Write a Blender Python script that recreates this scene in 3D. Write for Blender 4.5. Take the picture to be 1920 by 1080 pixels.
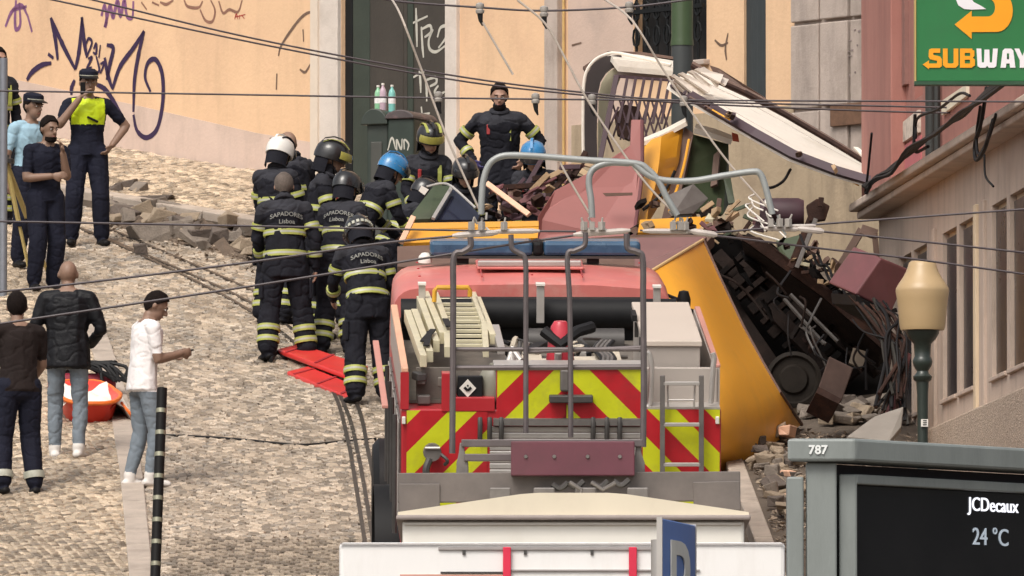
import bpy, math, random
import numpy as np
from mathutils import Vector, Matrix, noise, kdtree
for o in list(bpy.data.objects): bpy.data.objects.remove(o)
SC = bpy.context.scene
COL = SC.collection
rnd = random.Random(7)
R = math.radians
# ---------------------------------------------------------------- camera, sky, sun, exposure
F = 24000.0                       # focal length in photograph pixels (1920 wide): a long telephoto
PITCH = math.atan(1448 / F)       # level horizontals meet 1448 px below the picture centre
CAMZ = 1.6
cam_d = bpy.data.cameras.new('camera'); cam_d.sensor_width = 36; cam_d.lens = 36 * F / 1920
cam_d.clip_start = 1; cam_d.clip_end = 3000
cam = bpy.data.objects.new('camera', cam_d); COL.objects.link(cam)
cam.location = (0, 0, CAMZ); cam.rotation_euler = (math.pi / 2 + PITCH, 0, 0)
SC.camera = cam
SUN_EL, SUN_AZ = R(52), R(205)    # azimuth clockwise from +Y: behind the camera, a little to the left
w = bpy.data.worlds.new('World'); SC.world = w; w.use_nodes = True
nt = w.node_tree; bg = nt.nodes['Background']
sky = nt.nodes.new('ShaderNodeTexSky'); sky.sky_type = 'NISHITA'; sky.sun_disc = False
sky.sun_elevation = SUN_EL; sky.sun_rotation = SUN_AZ; sky.dust_density = 6.0; sky.air_density = 1.2
hs = nt.nodes.new('ShaderNodeHueSaturation'); hs.inputs['Saturation'].default_value = 0.3   # overcast
nt.links.new(sky.outputs[0], hs.inputs['Color']); nt.links.new(hs.outputs[0], bg.inputs['Color'])
bg.inputs['Strength'].default_value = 0.14
sun_d = bpy.data.lights.new('sun', 'SUN'); sun_d.energy = 1.2; sun_d.angle = R(24); sun_d.color = (1, .93, .82)
sun = bpy.data.objects.new('sun', sun_d); COL.objects.link(sun)
sd = Vector((math.sin(SUN_AZ) * math.cos(SUN_EL), math.cos(SUN_AZ) * math.cos(SUN_EL), math.sin(SUN_EL)))
sun.rotation_euler = sd.to_track_quat('Z', 'Y').to_euler(); sun.location = (0, 60, 60)
SC.view_settings.view_transform = 'Standard'; SC.view_settings.look = 'None'
SC.view_settings.exposure = 0.28; SC.view_settings.gamma = 1
# ---------------------------------------------------------------- picture <-> world
CT, ST = math.cos(PITCH), math.sin(PITCH)
CAMP = Vector((0, 0, CAMZ))
def ray(px, py):
    u, v = (px - 960) / F, (540 - py) / F
    return Vector((u, CT - v * ST, ST + v * CT))
def P(px, py, D):                 # the point of that direction at distance D
    d = ray(px, py); return CAMP + d * (D / d.y)
def hit(px, py, p0, n):           # ray meets plane
    d = ray(px, py); p0 = Vector(p0); n = Vector(n)
    return CAMP + d * ((p0 - CAMP).dot(n) / d.dot(n))
SL, Z0 = 0.192, -14.887           # the street climbs 19 %
def gz(D): return max(0.0, SL * D + Z0)
def G(px, py): return hit(px, py, (0, 0, Z0), (0, -SL, 1))
def lerp(a, b, t): return a + (b - a) * t
# ---------------------------------------------------------------- materials
MATS = {}
def mat(name, col, rough=.6, var=.15, scale=6., bump=.0, bscale=40., metal=0., island=0., spec=.5, stain=None, stain_amt=.0, stain_scale=1.5, coat=0., emit=None, emit_s=0., stretch=None, streak=0.):
    if name in MATS: return MATS[name]
    m = bpy.data.materials.new(name); m.use_nodes = True; MATS[name] = m
    N = m.node_tree.nodes; L = m.node_tree.links; b = N['Principled BSDF']
    b.inputs['Roughness'].default_value = rough; b.inputs['Metallic'].default_value = metal
    b.inputs['Specular IOR Level'].default_value = spec; b.inputs['Coat Weight'].default_value = coat
    tc = N.new('ShaderNodeTexCoord'); src = tc.outputs['Object']
    if stretch:
        mp = N.new('ShaderNodeMapping'); mp.inputs['Scale'].default_value = stretch; L.new(src, mp.inputs[0]); src = mp.outputs[0]
    nz = N.new('ShaderNodeTexNoise'); nz.inputs['Scale'].default_value = scale; nz.inputs['Detail'].default_value = 6; nz.inputs['Roughness'].default_value = .65
    L.new(src, nz.inputs['Vector'])
    mr = N.new('ShaderNodeMapRange'); mr.inputs[1].default_value = .25; mr.inputs[2].default_value = .75
    mr.inputs[3].default_value = 1 - var; mr.inputs[4].default_value = 1 + var; L.new(nz.outputs[0], mr.inputs[0])
    val = mr.outputs[0]
    if island:
        ge = N.new('ShaderNodeNewGeometry'); oi = N.new('ShaderNodeObjectInfo')
        ad = N.new('ShaderNodeMath'); ad.operation = 'ADD'; L.new(ge.outputs['Random Per Island'], ad.inputs[0]); L.new(oi.outputs['Random'], ad.inputs[1])
        fr = N.new('ShaderNodeMath'); fr.operation = 'FRACT'; L.new(ad.outputs[0], fr.inputs[0])
        m2 = N.new('ShaderNodeMapRange'); m2.inputs[3].default_value = 1 - island; m2.inputs[4].default_value = 1 + island; L.new(fr.outputs[0], m2.inputs[0])
        mu = N.new('ShaderNodeMath'); mu.operation = 'MULTIPLY'; L.new(val, mu.inputs[0]); L.new(m2.outputs[0], mu.inputs[1]); val = mu.outputs[0]
    if streak:                       # dirt runs down the surface
        ms = N.new('ShaderNodeMapping'); ms.inputs['Scale'].default_value = (2.2, 2.2, .4); L.new(tc.outputs['Object'], ms.inputs[0])
        n5 = N.new('ShaderNodeTexNoise'); n5.inputs['Scale'].default_value = 1.3; n5.inputs['Detail'].default_value = 7; n5.inputs['Roughness'].default_value = .7; L.new(ms.outputs[0], n5.inputs['Vector'])
        m5 = N.new('ShaderNodeMapRange'); m5.inputs[1].default_value = .48; m5.inputs[2].default_value = .72; m5.inputs[3].default_value = 1; m5.inputs[4].default_value = 1 - streak; L.new(n5.outputs[0], m5.inputs[0])
        mu5 = N.new('ShaderNodeMath'); mu5.operation = 'MULTIPLY'; L.new(val, mu5.inputs[0]); L.new(m5.outputs[0], mu5.inputs[1]); val = mu5.outputs[0]
    vm = N.new('ShaderNodeVectorMath'); vm.operation = 'SCALE'; L.new(val, vm.inputs['Scale'])
    if stain:
        n2 = N.new('ShaderNodeTexNoise'); n2.inputs['Scale'].default_value = stain_scale; n2.inputs['Detail'].default_value = 8; n2.inputs['Roughness'].default_value = .7
        L.new(src, n2.inputs['Vector'])
        r2 = N.new('ShaderNodeMapRange'); r2.inputs[1].default_value = .5; r2.inputs[2].default_value = .68; r2.inputs[4].default_value = stain_amt; L.new(n2.outputs[0], r2.inputs[0])
        mx = N.new('ShaderNodeMix'); mx.data_type = 'RGBA'; mx.inputs[6].default_value = (*col, 1); mx.inputs[7].default_value = (*stain, 1); L.new(r2.outputs[0], mx.inputs[0])
        L.new(mx.outputs[2], vm.inputs[0])
    else: vm.inputs[0].default_value = col
    L.new(vm.outputs[0], b.inputs['Base Color'])
    r3 = N.new('ShaderNodeMapRange'); r3.inputs[3].default_value = max(.03, rough - .12); r3.inputs[4].default_value = min(1, rough + .12); L.new(nz.outputs[0], r3.inputs[0]); L.new(r3.outputs[0], b.inputs['Roughness'])
    if bump:
        nb = N.new('ShaderNodeTexNoise'); nb.inputs['Scale'].default_value = bscale; nb.inputs['Detail'].default_value = 4; L.new(src, nb.inputs['Vector'])
        bp = N.new('ShaderNodeBump'); bp.inputs['Strength'].default_value = bump; bp.inputs['Distance'].default_value = .02
        L.new(nb.outputs[0], bp.inputs['Height']); L.new(bp.outputs[0], b.inputs['Normal'])
    if emit: b.inputs['Emission Color'].default_value = (*emit, 1); b.inputs['Emission Strength'].default_value = emit_s
    return m
# ---------------------------------------------------------------- mesh collector
ROOTM = {}
class MB:
    def __init__(s): s.v = []; s.f = []; s.mi = []
    def add(s, vs, fs, mi=0):
        o = len(s.v); s.v += [Vector(p) for p in vs]; s.f += [[i + o for i in f] for f in fs]; s.mi += [mi] * len(fs); return s
    def box(s, c, size, rot=None, mi=0):
        c = Vector(c); x, y, z = [q / 2 for q in size]
        vs = [Vector((a * x, b * y, d * z)) for d in (-1, 1) for b in (-1, 1) for a in (-1, 1)]
        if rot is not None:
            m = rot if isinstance(rot, Matrix) else Matrix.Rotation(rot, 3, 'Z'); vs = [m @ p for p in vs]
        return s.add([p + c for p in vs], [(0, 2, 3, 1), (4, 5, 7, 6), (0, 1, 5, 4), (2, 6, 7, 3), (0, 4, 6, 2), (1, 3, 7, 5)], mi)
    def b2(s, lo, hi, mi=0):
        return s.box([(a + b) / 2 for a, b in zip(lo, hi)], [abs(b - a) for a, b in zip(lo, hi)], None, mi)
    def prism(s, pts, off, mi=0):     # polygon extruded along off
        n = len(pts); off = Vector(off); pts = [Vector(p) for p in pts]
        fs = [list(range(n)), list(range(2 * n - 1, n - 1, -1))] + [(i, i + n, (i + 1) % n + n, (i + 1) % n) for i in range(n)]
        return s.add(pts + [p + off for p in pts], fs, mi)
    def slab(s, pts, t, mi=0):        # pts 3D polygon facing the camera; thickness away from it
        pts = [Vector(p) for p in pts]; n = Vector((0, 0, 0)); c = sum(pts, Vector()) / len(pts)
        for i in range(len(pts)): n += (pts[i] - c).cross(pts[(i + 1) % len(pts)] - c)
        n.normalize()
        if n.dot(c - CAMP) < 0: n = -n
        return s.prism(pts, n * t, mi)
    def tube(s, pts, r, seg=8, mi=0, caps=True):
        pts = [Vector(p) for p in pts]; n = len(pts)
        rs = list(r) if isinstance(r, (list, tuple)) else [r] * n
        prev = None; vs = []
        for i, p in enumerate(pts):
            d = (pts[min(i + 1, n - 1)] - pts[max(i - 1, 0)])
            if d.length < 1e-9: d = Vector((0, 0, 1))
            d.normalize()
            a = prev if prev is not None else (Vector((1, 0, 0)) if abs(d.x) < .9 else Vector((0, 1, 0)))
            a = (a - d * a.dot(d)).normalized(); prev = a; b = d.cross(a)
            vs += [p + (a * math.cos(2 * math.pi * k / seg) + b * math.sin(2 * math.pi * k / seg)) * rs[i] for k in range(seg)]
        fs = [(i * seg + k, i * seg + (k + 1) % seg, (i + 1) * seg + (k + 1) % seg, (i + 1) * seg + k) for i in range(n - 1) for k in range(seg)]
        if caps: fs += [list(range(seg - 1, -1, -1)), [(n - 1) * seg + k for k in range(seg)]]
        return s.add(vs, fs, mi)
    def bar(s, a, b, wd, th=None, up=(0, 0, 1), mi=0):  # rectangular bar from a to b
        a = Vector(a); b = Vector(b); d = b - a; l = d.length; d.normalize(); th = th or wd
        x = d.cross(Vector(up))
        if x.length < 1e-4: x = d.cross(Vector((1, 0, 0)))
        x.normalize(); z = x.cross(d)
        m = Matrix((x, d, z)).transposed()
        return s.box((a + b) / 2, (wd, l, th), m, mi)
    def lathe(s, c, prof, seg=20, mi=0, axis='Z'):
        c = Vector(c); vs = []
        for r, z in prof:
            for k in range(seg):
                a = 2 * math.pi * k / seg
                q = Vector((r * math.cos(a), r * math.sin(a), z))
                if axis == 'Y': q = Vector((q.x, q.z, q.y))
                if axis == 'X': q = Vector((q.z, q.x, q.y))
                vs.append(c + q)
        n = len(prof)
        fs = [(i * seg + k, i * seg + (k + 1) % seg, (i + 1) * seg + (k + 1) % seg, (i + 1) * seg + k) for i in range(n - 1) for k in range(seg)]
        fs += [list(range(seg - 1, -1, -1)), [(n - 1) * seg + k for k in range(seg)]]
        return s.add(vs, fs, mi)
    def grid(s, rows, t=0, mi=0):     # rows of 3D points -> sheet (t: thickness along mean normal)
        n, m = len(rows), len(rows[0]); vs = [Vector(p) for r in rows for p in r]
        fs = [(i * m + j, i * m + j + 1, (i + 1) * m + j + 1, (i + 1) * m + j) for i in range(n - 1) for j in range(m - 1)]
        if not t: return s.add(vs, fs, mi)
        nn = (vs[m - 1] - vs[0]).cross(vs[(n - 1) * m] - vs[0]).normalized()
        c = sum(vs, Vector()) / len(vs)
        if nn.dot(c - CAMP) < 0: nn = -nn
        k = n * m; allv = vs + [v + nn * t for v in vs]
        fs2 = [tuple(reversed([i + k for i in f])) for f in fs]
        rim = [j for j in range(m)] + [i * m + m - 1 for i in range(1, n)] + [(n - 1) * m + j for j in range(m - 2, -1, -1)] + [i * m for i in range(n - 2, 0, -1)]
        fs3 = [(rim[i], rim[i] + k, rim[(i + 1) % len(rim)] + k, rim[(i + 1) % len(rim)]) for i in range(len(rim))]
        return s.add(allv, fs + fs2 + fs3, mi)
    def build(s, name, m, parent=None, world=False, smooth=False, bevel=0., label=None, cat=None, group=None, kind=None, fix=True):
        vs = s.v
        loc = Vector((0, 0, 0))
        if parent is not None:
            if world: inv = ROOTM[parent.name].inverted(); vs = [inv @ v for v in vs]
        else:
            xs = [v.x for v in vs]; ys = [v.y for v in vs]; zs = [v.z for v in vs]
            loc = Vector(((min(xs) + max(xs)) / 2, (min(ys) + max(ys)) / 2, min(zs))); vs = [v - loc for v in vs]
        me = bpy.data.meshes.new(name); me.from_pydata([tuple(v) for v in vs], [], s.f)
        for q in (m if isinstance(m, (list, tuple)) else [m]): me.materials.append(q)
        if any(s.mi): me.polygons.foreach_set('material_index', s.mi)
        if fix:
            import bmesh
            bm = bmesh.new(); bm.from_mesh(me); bmesh.ops.recalc_face_normals(bm, faces=bm.faces); bm.to_mesh(me); bm.free()
        if smooth:
            me.polygons.foreach_set('use_smooth', [True] * len(me.polygons))
            try: me.set_sharp_from_angle(angle=R(42))
            except Exception: pass
        me.update()
        o = bpy.data.objects.new(name, me); COL.objects.link(o)
        if parent is not None: o.parent = parent; ROOTM[o.name] = ROOTM[parent.name]
        else: o.location = loc; ROOTM[o.name] = Matrix.Translation(loc)
        if bevel:
            b = o.modifiers.new('bevel', 'BEVEL'); b.width = bevel; b.segments = 2; b.limit_method = 'ANGLE'; b.angle_limit = R(35)
        tag(o, label, cat, group, kind)
        return o
def tag(o, label=None, cat=None, group=None, kind=None):
    for k, v in (('label', label), ('category', cat), ('group', group), ('kind', kind)):
        if v: o[k] = v
    return o
def thing(name, label, cat, M=None, group=None, kind=None):
    o = bpy.data.objects.new(name, None); COL.objects.link(o); o.empty_display_size = .2
    M = M if isinstance(M, Matrix) else Matrix.Translation(Vector(M))
    o.matrix_world = M; ROOTM[o.name] = M.copy()
    return tag(o, label, cat, group, kind)
def onplane(M, px, py, c, axis=1):    # local point of root frame M where the picture ray meets local axis == c
    inv = M.inverted(); o = inv @ CAMP; d = (inv.to_3x3() @ ray(px, py))
    return o + d * ((c - o[axis]) / d[axis])
def frame(origin, xaxis, yaxis):
    x = Vector(xaxis).normalized(); y = Vector(yaxis); y = (y - x * y.dot(x)).normalized(); z = x.cross(y)
    m = Matrix((x, y, z)).transposed().to_4x4(); m.translation = Vector(origin); return m
def clip(poly, inside, inter):
    out = []
    for i in range(len(poly)):
        a, b = poly[i], poly[(i + 1) % len(poly)]
        if inside(a):
            out.append(a)
            if not inside(b): out.append(inter(a, b))
        elif inside(b): out.append(inter(a, b))
    return out
def clip_half(poly, n, c):            # keep n.p <= c
    f = lambda p: n[0] * p[0] + n[1] * p[1] - c
    def it(a, b):
        fa, fb = f(a), f(b); t = fa / (fa - fb); return tuple(a[k] + (b[k] - a[k]) * t for k in range(2))
    return clip(poly, lambda p: f(p) <= 1e-9, it)
def text_mesh(txt, size, extrude=.002, offset=0., align='CENTER', shear=0., space=1.):
    cu = bpy.data.curves.new('txt', 'FONT'); cu.body = txt; cu.size = size; cu.extrude = extrude; cu.offset = offset
    cu.align_x = align; cu.align_y = 'CENTER'; cu.shear = shear; cu.space_character = space; cu.resolution_u = 4
    o = bpy.data.objects.new('txt', cu); COL.objects.link(o)
    dg = bpy.context.evaluated_depsgraph_get(); dg.update()
    me = bpy.data.meshes.new_from_object(o.evaluated_get(dg)); bpy.data.objects.remove(o)
    vs = [v.co.copy() for v in me.vertices]; fs = [list(p.vertices) for p in me.polygons]; bpy.data.meshes.remove(me)
    return vs, fs
# ================================================================ SETTING
m_joint = mat('sand_joint', (.115, .088, .066), .95, .3, 9, .4, 80)
m_cobble = mat('cobble_stone', (.37, .295, .22), .30, .25, 5, .45, 90, island=.5, spec=.7, stain=(.20, .165, .13), stain_amt=.75, stain_scale=.45)
m_cobble2 = mat('pavement_stone', (.47, .37, .265), .28, .25, 5, .45, 90, island=.52, spec=.7, stain=(.22, .175, .13), stain_amt=.75, stain_scale=.6)
m_kerb = mat('kerb_limestone', (.42, .35, .29), .7, .2, 5, .3, 60, stain=(.2, .16, .13), stain_amt=.6)
m_steel = mat('rail_steel', (.09, .075, .065), .45, .3, 12, metal=.6)
mb = MB()
xs = [-600, -60, -20, 20, 60, 600]; ys = [-600, 0, 77.53, 110, 140, 175, 700]
mb.grid([[(x, y, gz(min(y, 175))) for x in xs] for y in ys])
ground = mb.build('road', m_joint, kind='structure', fix=False)
def g3(X, D, dz=0): return Vector((X, D, SL * D + Z0 + dz))
def proj(p):
    d = p - CAMP; fw = d.y * CT + d.z * ST; return 960 + F * d.x / fw, 540 - F * (-d.y * ST + d.z * CT) / fw
# the long yellow wall: a frame with x along the wall, y into it, z up
WA, WB = Vector((-5.48, 137, 0)), Vector((-1.99, 132.5, 0))
WD = (WB - WA).normalized()
MW = frame(WA, WD, (-WD.y, WD.x, 0))
def W(px, py): return onplane(MW, px, py, 0)
KERB_OFF = 2.55                          # pavement width in front of the wall
def wall_side(X, D):                     # distance in front of the wall (towards the street)
    return -(MW.inverted() @ Vector((X, D, 0))).y
strip_px = [(-40, 330), (150, 560), (188, 650), (228, 780), (247, 900), (264, 1080), (275, 1200)]
def strip_x(py): return float(np.interp(py, [b for a, b in strip_px], [a for a, b in strip_px]))
def stone_verts(cx, cy, a, b, rot, h, tilt, rr):
    c, s_ = math.cos(rot), math.sin(rot); out = []
    for k, (i, z) in enumerate(((1., -.02), (1., h * .55), (.80, h))):
        for sx, sy in ((-1, -1), (1, -1), (1, 1), (-1, 1)):
            x = sx * a * i * .5 * (1 + rr[k % 3] * .08); y = sy * b * i * .5
            out.append((cx + x * c - y * s_, cy + x * s_ + y * c, z + (tilt[0] * sx + tilt[1] * sy) * (k == 2)))
    return out
STF = [(8, 9, 10, 11)] + [(k * 4 + i, k * 4 + (i + 1) % 4, k * 4 + 4 + (i + 1) % 4, k * 4 + 4 + i) for k in range(2) for i in range(4)]
def paving(size, rot, want, dz, jitter=.12, hh=.022):
    """stones on the slope in the view: returns list of (X, D, a, b, rot)"""
    out = []; c, s_ = math.cos(rot), math.sin(rot); L = 22
    nu = int(2 * L / size[0]); nv = int(2 * L / size[1])
    for j in range(-nv // 2, nv // 2):
        for i in range(-nu // 2, nu // 2):
            u = (i + (.5 if j % 2 else 0) + rnd.uniform(-jitter, jitter)) * size[0]; v = (j + rnd.uniform(-jitter, jitter) * .6) * size[1]
            X = -2.5 + u * c - v * s_; D = 121 + u * s_ + v * c
            X += .10 * noise.noise((X * .5, D * .4, 0)); D += .14 * noise.noise((X * .45, D * .3, 7))
            if noise.noise((X * 3.1, D * 3.1, 5)) > .66: continue
            if not (104.8 < D < 140): continue
            px, py = proj(g3(X, D))
            if px < -70 or px > 800 or py > 1110: continue
            if want(X, D, px, py): out.append((X, D, size[0] * rnd.uniform(.66, .96), size[1] * rnd.uniform(.70, .95), rot + rnd.uniform(-.16, .16)))
    return out
def lay(parent, stones, dz, m, hh, single, part, rest):
    stones.sort(key=single); protos = []
    for k in range(6):
        q = MB(); q.add(stone_verts(0, 0, .93, .93, 0, hh, (rnd.uniform(-.005, .005), rnd.uniform(-.005, .005)), [rnd.uniform(-1, 1) for _ in range(3)]), STF)
        me = bpy.data.meshes.new(part); me.from_pydata([tuple(v) for v in q.v], [], q.f); me.materials.append(m); me.update(); protos.append(me)
    for X, D, a, b, r in stones[:300]:
        o = bpy.data.objects.new(part, rnd.choice(protos)); COL.objects.link(o); o.parent = parent
        lm = ROOTM[parent.name].inverted() @ Matrix.Translation(g3(X, D, dz)) @ Matrix.Rotation(math.atan(SL), 4, 'X') @ Matrix.Rotation(r, 4, 'Z') @ Matrix.Diagonal((a, b, 1, 1))
        o.matrix_local = lm
    q = MB()
    for X, D, a, b, r in stones[300:]:
        t = (rnd.uniform(-.006, .006), rnd.uniform(-.006, .006))
        q.add([(x, y, SL * y + Z0 + dz + z) for x, y, z in stone_verts(X, D, a, b, r, hh * rnd.uniform(.8, 1.15), t, [rnd.uniform(-1, 1) for _ in range(3)])], STF)
    q.build(rest, m, parent, world=True, kind='stuff', fix=False)
is_upper = lambda X, D: wall_side(X, D) < KERB_OFF
st = paving((.112, .105), .0, lambda X, D, px, py: not is_upper(X, D) and px > strip_x(py) + 16, 0)
def near_key(s):
    px, py = proj(g3(s[0], s[1])); return (0 if 322 < px < 690 and py < 1082 else 1, s[1])
lay(ground, st, 0, m_cobble, .022, near_key, 'cobble', 'cobble_paving')
# near left pavement, level with the road behind a flush stone edging
mb = MB(); sp = [G(a, b) for a, b in strip_px]
far = [Vector((-40, p.y, gz(p.y))) for p in sp]
mb.grid([[f + Vector((0, 0, .012)), p + Vector((0, 0, .012))] for f, p in zip(far, sp)])
walk = mb.build('pavement', m_joint, kind='structure', fix=False)
st = paving((.088, .082), R(38), lambda X, D, px, py: not is_upper(X, D) and px < strip_x(py) - 8, .012)
lay(walk, st, .012, m_cobble2, .02, lambda s: (0 if 0 < proj(g3(s[0], s[1]))[0] < 235 and proj(g3(s[0], s[1]))[1] < 1082 else 1, s[1]), 'paving_stone', 'small_stone_paving')
pts = [Vector(p) for p in sp]; cum = [0]
for a, b in zip(pts, pts[1:]): cum.append(cum[-1] + (b - a).length)
def along(pts, cum, d):
    d = min(max(d, 0), cum[-1] - 1e-6)
    for i in range(len(pts) - 1):
        if d <= cum[i + 1]: return pts[i].lerp(pts[i + 1], (d - cum[i]) / (cum[i + 1] - cum[i]))
d = 0
while d < cum[-1] - .5:
    l = rnd.uniform(.7, 1.0); a, b = along(pts, cum, d), along(pts, cum, min(d + l - .012, cum[-1]))
    q = MB(); q.bar(a + Vector((0, 0, .0)), b + Vector((0, 0, .0)), .20, .085, up=(0, -SL, 1)); q.build('kerb_stone', m_kerb, walk, world=True, bevel=.01); d += l
# far pavement in front of the wall with its kerb
mb = MB(); rows = []
for s in np.linspace(-14, 24, 39):
    a = MW @ Vector((s, 0, 0)); b = MW @ Vector((s, -KERB_OFF, 0))
    rows.append([g3(a.x, a.y, .15), g3(b.x, b.y, .15), g3(b.x, b.y, -.05)])
mb.grid(rows)
uwalk = mb.build('far_pavement', m_joint, kind='structure', fix=False)
st = paving((.10, .095), math.atan2(WD.y, WD.x), lambda X, D, px, py: .02 < wall_side(X, D) < KERB_OFF - .2, .15)
lay(uwalk, st, .15, m_cobble2, .018, lambda s: s[1], 'paving_stone', 'far_stone_paving')
s = -6.0
while s < 9:
    l = rnd.uniform(.75, 1.1)
    if not (1.6 < s < 2.9):            # a stretch was torn out
        a = MW @ Vector((s, -KERB_OFF + .1, 0)); b = MW @ Vector((s + l - .015, -KERB_OFF + .1, 0))
        q = MB(); q.bar(g3(a.x, a.y, .085), g3(b.x, b.y, .085), .2, .19, up=(0, -SL, 1)); q.build('kerb_stone', m_kerb, uwalk, world=True, bevel=.015)
    s += l
# tram track
trk = thing('tram_track', 'steel tram rails and cable slot curving down through the cobbles', 'track', G(450, 540), kind='structure')
def smooth_path(pts, n=40):
    pts = [Vector(p) for p in pts]; q = [pts[0] * 2 - pts[1]] + pts + [pts[-1] * 2 - pts[-2]]; out = []
    for i in range(1, len(q) - 2):
        for k in range(max(2, n // (len(pts) - 1))):
            t = k / max(2, n // (len(pts) - 1)); a, b, c, d_ = q[i - 1], q[i], q[i + 1], q[i + 2]
            out.append(.5 * ((2 * b) + (c - a) * t + (2 * a - 5 * b + 4 * c - d_) * t * t + (3 * b - a - 3 * c + d_) * t ** 3))
    return out + [pts[-1]]
for path in ([(120, 420), (200, 453), (368, 532), (470, 588), (560, 655), (625, 740), (652, 830), (668, 920), (690, 1060)],
             [(190, 428), (257, 455), (447, 537), (520, 575), (600, 640), (668, 760), (690, 850), (712, 960), (735, 1060)],
             [(160, 437), (228, 463), (410, 542), (500, 590), (585, 655), (648, 770), (672, 860), (690, 960), (705, 1060)]):
    q = MB(); pp = smooth_path([G(*p) for p in path], 48)
    for a, b in zip(pp, pp[1:]): q.bar(a + Vector((0, 0, .005)), b + Vector((0, 0, .005)), .034, .05, up=(0, -SL, 1))
    q.build('rail', m_steel, trk, world=True)
# kerb and pavement on the right, beside the truck
rk = [G(1375, 850), G(1437, 1010), G(1460, 1075)]
mb = MB(); mb.grid([[p + Vector((0, 0, .12)), Vector((9, p.y, gz(p.y) + .12))] for p in (rk[0] + (rk[0] - rk[1]) * 1.2, rk[0], rk[1], rk[2], rk[2] + (rk[2] - rk[1]) * 3)])
rwalk = mb.build('right_pavement', m_joint, kind='structure', fix=False)
e0, e1 = rk[0] + (rk[0] - rk[1]) * .8, rk[2] + (rk[2] - rk[1]) * 1.5; n_ = 7
for i in range(n_):
    q = MB(); q.bar(e0.lerp(e1, i / n_) + Vector((-.06, 0, .06)), e0.lerp(e1, (i + .985) / n_) + Vector((-.06, 0, .06)), .16, .17, up=(0, -SL, 1))
    q.build('kerb_stone', m_kerb, rwalk, world=True, bevel=.012)
# ---------------------------------------------------------------- walls with openings
def holed(mb, x0, x1, z0, z1, holes, depth, y=0., mi=0):
    """front sheet with rectangular openings and their reveals, plus back, ends and top"""
    X = sorted({x0, x1, *[h[0] for h in holes], *[h[1] for h in holes]}); Z = sorted({z0, z1, *[h[2] for h in holes], *[h[3] for h in holes]})
    X = [v for v in X if x0 <= v <= x1]; Z = [v for v in Z if z0 <= v <= z1]
    for a, b in zip(X, X[1:]):
        for c, d in zip(Z, Z[1:]):
            mx, mz = (a + b) / 2, (c + d) / 2
            if any(h[0] < mx < h[1] and h[2] < mz < h[3] for h in holes): continue
            mb.add([(a, y, c), (b, y, c), (b, y, d), (a, y, d)], [(0, 1, 2, 3)], mi)
    for a, b, c, d in holes:
        for p, q_ in (((a, c), (b, c)), ((b, c), (b, d)), ((b, d), (a, d)), ((a, d), (a, c))):
            mb.add([(p[0], y, p[1]), (q_[0], y, q_[1]), (q_[0], y + depth, q_[1]), (p[0], y + depth, p[1])], [(3, 2, 1, 0)], mi)
    bk = y + depth + .5
    mb.add([(x0, bk, z0), (x1, bk, z0), (x1, bk, z1), (x0, bk, z1)], [(3, 2, 1, 0)], mi)
    mb.add([(x0, y, z0), (x0, bk, z0), (x0, bk, z1), (x0, y, z1)], [(3, 2, 1, 0)], mi)
    mb.add([(x1, y, z0), (x1, bk, z0), (x1, bk, z1), (x1, y, z1)], [(0, 1, 2, 3)], mi)
    mb.add([(x0, y, z1), (x1, y, z1), (x1, bk, z1), (x0, bk, z1)], [(0, 1, 2, 3)], mi)
m_yel = mat('yellow_plaster', (.745, .50, .31), .85, .07, .9, .2, 22, stain=(.62, .40, .26), stain_amt=.55, stain_scale=.7, streak=.13)
m_pinkpl = mat('pink_plinth_plaster', (.62, .47, .39), .85, .1, 1.2, .15, 30, stain=(.45, .34, .28), stain_amt=.6, streak=.15)
m_stone = mat('grey_stone', (.46, .38, .33), .75, .12, 2.5, .2, 40, stain=(.3, .24, .2), stain_amt=.55, stain_scale=1.2, streak=.35)
m_whitest = mat('white_stone_jamb', (.62, .55, .49), .75, .1, 2, .15, 40, stain=(.4, .34, .29), stain_amt=.5)
m_dgreen = mat('dark_green_door', (.035, .045, .034), .5, .2, 4, .1, 30)
m_dbrown = mat('brown_door_leaf', (.05, .042, .034), .5, .2, 4, .1, 30)
m_iron = mat('wrought_iron', (.010, .011, .012), .6, .2, 10, spec=.2)
m_dark = mat('dark_interior', (.012, .012, .013), .7, .2, 5)
m_glass = mat('window_glass', (.022, .022, .028), .3, .3, 2, spec=.3)
m_plast = mat('bare_pinkish_render', (.56, .42, .345), .85, .12, 1.5, .2, 30, stain=(.38, .3, .26), stain_amt=.6, stain_scale=1.)
ZB, ZT = 6.0, 19.0
def srange(a, b, y=150): return W(a, y).x, W(b, y).x
yb = thing('yellow_building', 'tall yellow plaster building with graffiti and dark green doorway', 'building', MW)
s_l, s_r = W(-420, 100).x, W(1492, 150).x
def zof(px, py): return W(px, py).z
door = (*srange(640, 840), ZB + .2, 14.2)
win = (*srange(1190, 1325), zof(1250, 118), zof(1250, 8) + .0)
win = (win[0], win[1], win[2], 14.4)
win2 = (*srange(1395, 1436), zof(1415, 195), 14.6)
mb = MB(); holed(mb, s_l, W(1065, 150).x, ZB, ZT, [door], .12); mb.build('wall', m_yel, yb)
mb = MB(); holed(mb, W(1065, 150).x, W(1190, 150).x - .02, ZB, ZT, [], .35); mb.build('wall', m_plast, yb)
mb = MB(); holed(mb, W(1190, 150).x - .02, s_r, ZB, ZT, [win, win2], .14); mb.build('wall', m_yel, yb)
# lower render of the right part, dirty beige darkened to stand for shade
m_lowbeige = mat('dirty_shaded_beige', (.40, .31, .21), .9, .15, 1.2, .25, 25, stain=(.28, .21, .145), stain_amt=.6, streak=.35)
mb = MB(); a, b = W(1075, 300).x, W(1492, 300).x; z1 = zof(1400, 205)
mb.b2((a, -.025, ZB), (b, 0.01, z1)); mb.build('shaded_render_coat', m_lowbeige, yb)
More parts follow.
